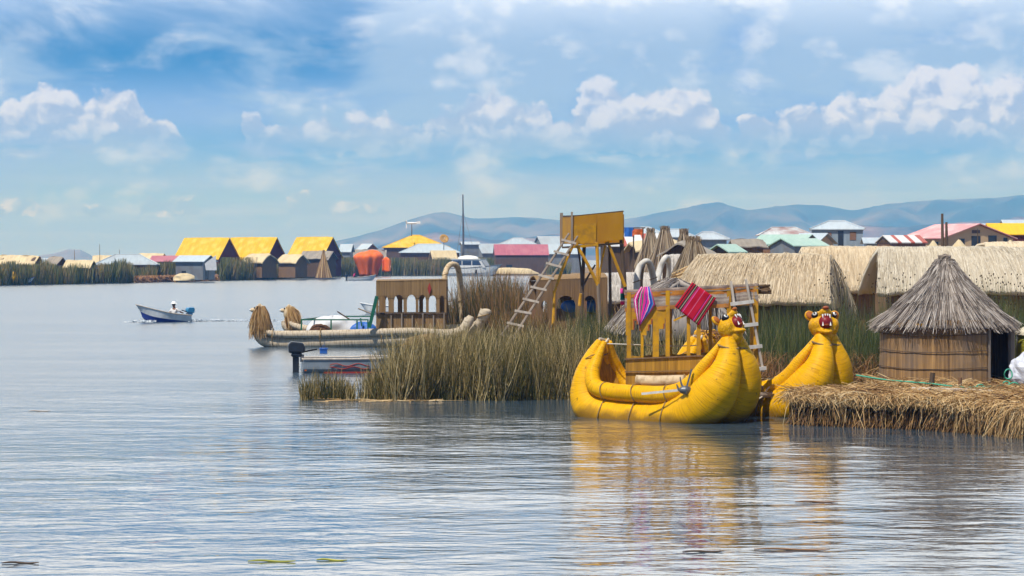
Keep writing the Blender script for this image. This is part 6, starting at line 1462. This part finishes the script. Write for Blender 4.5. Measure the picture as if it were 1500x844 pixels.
for _ in range(70):                                           # stray stalks sticking out
    th = U(0, 6.28); k0 = U(.02, .5); r0, z0 = rs(th, k0); bs.append((math.sin(th) * r0, -math.cos(th) * r0, z0)); ts.append((math.sin(th) * (r0 + U(.1, .25)), -math.cos(th) * (r0 + U(.1, .25)), z0 - U(-.03, .2))); bn.append((0, 0, .03)); rn.append(U(.4, 1)); ww.append(.013)
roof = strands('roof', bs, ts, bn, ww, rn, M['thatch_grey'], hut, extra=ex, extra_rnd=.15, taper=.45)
zt = pz[-1]
mb = MB(); mb.lathe([(.14, zt - .14), (.12, zt + .0), (.15, zt + .03), (.15, zt + .10), (.0, zt + .12)], n=14, jit=.12); mb.build('roof_cap', M['wood_grey'], roof)
mb = MB(); mb.tube([(.17 * math.cos(t), .17 * math.sin(t), zt - .06) for t in np.linspace(0, 2 * math.pi, 13)[:-1]], .015, 5, closed=True); mb.build('cap_tie', M['wood_dark'], roof)
mb = MB()
for th0 in (-.95, -.62): mb.slab([[((1.52 + .03 * math.sin(i)) * math.sin(th0 + .03 * i), -(1.53) * math.cos(th0 + .03 * i), 1.36 + .07 * j + .02 * math.sin(i * 2)) for i in range(5)] for j in range(2)], (0, .02, 0))
mb.build('yellow_cloth', M['yellow_paint'], hut)

# stakes, rope, log, sack and drum beside the hut
def stake(px, y0, y1, d, r_, lean, label, m):
    p = W(px, d, PZ); h_ = Z(y0, d) - PZ; o = MB(); o.tube([p + Vector((0, 0, -.15)), p + Vector((lean * .5, 0, h_ * .5)), p + Vector((lean, 0, h_))], [r_, r_ * .95, r_ * .9], 8); return tag(o.build('stake', m), label, 'stake')
stake(1363, 546, 566, 51.4, .06, .05, 'thick dark wooden mooring stake in front of the round hut', M['wood_dark'])
stake(1406, 553, 566, 51.2, .045, .01, 'short reddish stake right of the dark mooring stake', M['wall_plank'])
rope = MB(); rope.tube([W(1254, 52.4, .93), W(1300, 52.1, .84), W(1362, 51.35, .80), W(1406, 51.1, .74), W(1440, 51.3, .73), W(1474, 51.5, .76), W(1479, 51.5, .80)], .017, 7, 6)
for k, (px, z, r_) in enumerate(((1477, 1.0, .085), (1474, .80, .07), (1436, .72, .09))):
    c = W(px, 51.45, z); rope.tube([c + Vector((r_ * math.cos(t), .03 * math.sin(2 * t), r_ * (1.25 if k == 0 else .6) * math.sin(t))) for t in np.linspace(0, 2 * math.pi, 15)[:-1]], .016, 6, closed=True)
rope.tube([W(1478, 51.45, .78), W(1486, 51.4, .82), W(1494, 51.4, .76)], .017, 6, 4)
tag(rope.build('mooring_rope', M['green_rope'], smooth=True), 'green mooring rope knotted past the hut doorway', 'rope')
o = MB(); o.tube([W(1336, 50.6, PZ + .12), W(1400, 50.2, PZ + .11), W(1455, 49.8, PZ + .10)], [.05, .055, .05], 9, 4, jit=.05); tag(o.build('log', M['wood_pale'], smooth=True), 'pale straight pole lying on the straw in front of the hut', 'log')
def sack():
    c = W(1508, 52.2, PZ); mb = MB(); nu, nv = 40, 22; vs = []; fs = []
    for j in range(nv + 1):
        th = math.pi * j / nv
        for i in range(nu):
            ph = 2 * math.pi * i / nu; q = Vector((math.sin(th) * math.cos(ph), math.sin(th) * math.sin(ph), math.cos(th)))
            f = 1 + .16 * noise.noise(q * 2.3) + .10 * abs(noise.noise(q * 5.5)) + .04 * noise.noise(q * 13)
            v = Vector((q.x * .42 * f, q.y * .40 * f, .40 + q.z * .42 * f)); v.z = max(v.z, -.02); vs.append(c + v)
    for j in range(nv):
        for i in range(nu): k = (i + 1) % nu; fs.append((j * nu + i, (j + 1) * nu + i, (j + 1) * nu + k, j * nu + k))
    mb.add(vs, fs); return tag(mb.build('plastic_sack', M['sack']), 'crumpled white plastic sack on the straw beside the hut doorway', 'sack')
sack()
root = empty('drum', W(1513, 55.2, PZ), 0, 'olive yellow drum under a pale cap beside the hut at the right edge', 'drum')
zt = Z(478, 55.2) - PZ; mb = MB(); mb.lathe([(.30, 0), (.38, .25), (.40, .8), (.36, zt - .12), (.0, zt - .1)], n=24); mb.build('barrel', M['drum'], root, smooth=True)
mb = MB(); mb.lathe([(.43, zt - .20), (.42, zt - .14), (.15, zt + .02), (.0, zt + .03)], n=24); mb.build('lid', M['pale_lid'], root)

# ------------------------------------------------------------------ reed beds
def scatter(n, poly_fn, dens=None):
    out = []
    while len(out) < n:
        p = poly_fn()
        if p is not None: out.append(p)
    return out
def clumpv(x, y, s, seed=0): return noise.fractal(Vector((x * s, y * s, seed)), 1, 2, 3)
# reed tip in the water, left of the yellow boat
def fr():
    y = 58.2 + 14 * random.random() ** 1.8; px = U(440, 1010)
    lim = 522 + (y - 58.2) * 9 + 26 * noise.noise(Vector((y * .8, 0, 3)))
    x = X(px, y)
    if px < lim:
        if y > 61 or px > 520 or clumpv(x, y, .9, 8) < (-.22 if px < 505 else -.10): return None
    front = 58.45 + .8 * noise.noise(Vector((x * .55, 1, 0))) + .3 * noise.noise(Vector((x * 1.9, 4, 0)))
    if y < front: return None
    if px > 850 and y < 59.6: return None
    return (x, y, px)
pt = scatter(21000, fr); xs_ = np.array([p[0] for p in pt]); ys_ = np.array([p[1] for p in pt]); ppx = np.array([p[2] for p in pt]); n = len(pt)
cl = np.array([clumpv(x, y, .55, 2) for x, y in zip(xs_, ys_)]); c2 = np.array([clumpv(x, y, 1.6, 6) for x, y in zip(xs_, ys_)])
lm_ = 520 + (ys_ - 58.2) * 9; h = np.where(ppx < np.minimum(lm_, 522), np.clip(.85 - np.abs(ppx - 474) / 90., .42, .85), np.clip(.55 + (ppx - lm_) / 75., .5, 1.45)) * (1 + .35 * cl + .2 * c2) * RNG.uniform(.55, 1.15, n)
rn = np.clip(RNG.normal(.45, .28, n) + cl * .35 + c2 * .35 , 0, 1)
o = reed_bed('reeds', np.stack([xs_, ys_, np.full(n, -.03)], 1), np.clip(h, .2, 1.9), RNG.uniform(.013, .024, n), rn, M['reeds_mix'], lean=.20, segs=3, seeds=0, bendk=.2)
for v, kk in ((0, 0),): pass
# broken straw at the foot of that bed
n = 260; px = RNG.normal(575, 34, n); yy = 58.35 - RNG.uniform(-.5, .25, n); b0 = np.stack([(px - 750) * yy / F, yy, RNG.uniform(.0, .03, n)], 1)
t0 = b0 + np.stack([RNG.normal(0, .4, n), RNG.normal(0, .08, n), RNG.uniform(0, .03, n)], 1)
tag(strands('floating_straw', b0, t0, np.zeros((n, 3)), .022, RNG.uniform(.3, 1, n), M['straw']), kind='stuff')
# green reeds behind the boats and round the huts
def gr_():
    px = U(840, 1560); y = 57.6 + 15 * random.random() ** 1.5; x = X(px, y)
    if px < 1120 and y < 60.2: return None
    if 1290 < px < 1480 and y < 57.6: return None
    if math.hypot(x - hc.x, y - hc.y) < 1.9: return None
    if 893 < px < 1000 and y < 63.2 and px > 893: return None if y < 60.8 else (x, y)
    if 1010 < px < 1262 and y > 72: return None
    return (x, y)
pt = scatter(17000, gr_); xs_ = np.array([p[0] for p in pt]); ys_ = np.array([p[1] for p in pt]); n = len(pt)
cl = np.array([clumpv(x, y, .45, 12) for x, y in zip(xs_, ys_)]); c2 = np.array([clumpv(x, y, 1.4, 16) for x, y in zip(xs_, ys_)])
h = (1.62 + .5 * cl) * RNG.uniform(.45, 1.18, n); rn = np.clip(RNG.uniform(0, .75, n) + .35 * c2 + .15 * cl, 0, 1)
ppx = xs_ * F / ys_ + 750; h = np.where((ppx > 890) & (ppx < 1060), h * .72, h)
reed_bed('reeds', np.stack([xs_, ys_, np.full(n, .30)], 1), np.clip(h, .3, 2.5), RNG.uniform(.012, .022, n), rn, M['reeds_green'], lean=.13, segs=3, seeds=60, bendk=.15)
# dry bent stalks low in front of the green reeds
def dr():
    px = random.choice((U(1095, 1150), U(1235, 1292), U(1100, 1290))); y = U(57.2, 59.4); return (X(px, y), y)
pt = scatter(2400, dr); n = len(pt); b0 = np.array([(x, y, .3) for x, y in pt]); h = RNG.uniform(.25, .95, n); t0 = b0 + np.stack([RNG.normal(0, .32, n), RNG.normal(-.05, .2, n), h], 1)
tag(strands('dry_stalks', b0, t0, np.stack([RNG.normal(0, .15, n), np.zeros(n), h * .35], 1), .02, RNG.uniform(0, .8, n), M['straw_red'], segs=3), kind='stuff')
# tall brown reeds behind the ladder and tower
def br():
    px = U(648, 905); y = 79 + 27 * random.random(); x = X(px, y)
    if px > 772 and (y > 87.5 or y < 80.5) and y < 95 and px < 893: return None
    if px < 728 and y < 95.5: return None
    if px < 668 and y < 97.5: return None
    if px > 795 and y < 86 and random.random() < .55: return None
    return (x, y)
pt = scatter(12000, br); xs_ = np.array([p[0] for p in pt]); ys_ = np.array([p[1] for p in pt]); n = len(pt); ppx = xs_ * F / ys_ + 750
cl = np.array([clumpv(x, y, .22, 22) for x, y in zip(xs_, ys_)]); c2 = np.array([clumpv(x, y, .8, 26) for x, y in zip(xs_, ys_)])
hb = np.interp(ppx, [650, 668, 690, 720, 760, 775, 800, 905], [1.2, 1.9, 2.3, 2.55, 2.35, 1.7, 1.0, 1.1]); hb = np.where(ys_ < 92, np.minimum(hb, 1.25), hb)
h = hb * (1 + .22 * cl) * RNG.uniform(.5, 1.12, n); rn = np.clip(RNG.uniform(.05, .85, n) + cl * .5 + c2 * .25, 0, 1)
reed_bed('reeds', np.stack([xs_, ys_, np.full(n, .2)], 1), h, RNG.uniform(.02, .034, n), rn, M['reeds_brown'], lean=.16, segs=3, bendk=.2)
# rough reeds and scrub of the village ground, between tower and far roofs
n = 9000; ppx = RNG.uniform(800, 1060, n); ys_ = RNG.uniform(100, 260, n) ; xs_ = (ppx - 750) * ys_ / F
cl = np.array([clumpv(x, y, .10, 32) for x, y in zip(xs_, ys_)]); h = (1.3 + .8 * cl) * RNG.uniform(.5, 1.1, n)
reed_bed('village_reeds', np.stack([xs_, ys_, np.full(n, .3)], 1), np.clip(h, .2, 2.6), ys_ * .00035, np.clip(RNG.uniform(.0, .7, n) + cl * .4, 0, 1), M['reeds_brown'], lean=.16)
n = 5000; ppx = RNG.uniform(1040, 1540, n); ys_ = RNG.uniform(112, 230, n); xs_ = (ppx - 750) * ys_ / F
h = RNG.uniform(.8, 2.2, n)
reed_bed('village_reeds', np.stack([xs_, ys_, np.full(n, .3)], 1), h, ys_ * .0004, RNG.uniform(.0, .8, n), M['reeds_brown'], lean=.14)
# stalks with dark seed heads in front of the pale roofs
def sd():
    px = random.choice((U(1205, 1260), U(1280, 1345), U(1410, 1500), U(1430, 1500))); y = U(66, 75); return (X(px, y), y)
pt = scatter(420, sd); n = len(pt); reed_bed('seeding_reeds', np.array([(x, y, .3) for x, y in pt]), RNG.uniform(1.7, 2.75, n), .014, RNG.uniform(.2, .8, n), M['reeds_green'], lean=.07, segs=3, seeds=200, bendk=.08)

# plume grass clump by the tower
root = empty('plume_grass', W(917, 92, .3), 0, 'golden plume grass clump beside the dark rear leg of the tower', 'plant'); n = 150
b0 = np.stack([RNG.normal(0, .12, n), RNG.normal(0, .12, n), np.zeros(n)], 1); t0 = b0 + np.stack([RNG.normal(.16, .2, n), RNG.normal(0, .15, n), RNG.uniform(1.2, 2.1, n)], 1)
strands('blades', b0, t0, np.stack([RNG.normal(0, .1, n), np.zeros(n), np.full(n, .2)], 1), .022, RNG.uniform(.4, 1, n), M['straw'], root, segs=3)

# floating stalks on the open water
for px, d, ln, an, m, lb in ((30, 27.35, .42, .05, 'wood_dark', 'dark floating stalk at the lower left edge'), (398, 27.5, .55, .02, 'floatgreen', 'long yellow-green stalk floating at the bottom of the lake view'), (486, 27.6, .36, -.03, 'floatgreen', 'shorter green stalk floating right of the yellow-green one'),
                             (1196, 34.2, .62, .06, 'straw_brown', 'brown floating stalk in the reflections below the puma prow'), (1030, 28.4, .5, .1, 'wood_dark', 'dark crooked stalk floating at the lower right'), (1160, 28.6, .9, -.06, 'straw_brown', 'thin tan stalk floating at the lower right'), (58, 54.5, .5, .02, 'wood_pale', 'pale stalk floating on the left of the lake')):
    if m not in M: M[m] = mat(m, (.30, .30, .03) if m == 'floatgreen' else (.28, .14, .06), (.42, .40, .06) if m == 'floatgreen' else (.18, .09, .04), (5, 5, 5), .5)
    mb = MB(); c = W(px, d, .012); pts = [c + Vector((ln * (t - .5), an * (t - .5) + .02 * math.sin(t * 5), .006 * math.sin(t * 7))) for t in np.linspace(0, 1, 7)]
    mb.tube(pts, [.006, .011, .012, .013, .012, .010, .005], 6, 3); tag(mb.build('floating_stalk', M[m]), lb, 'reed stalk')
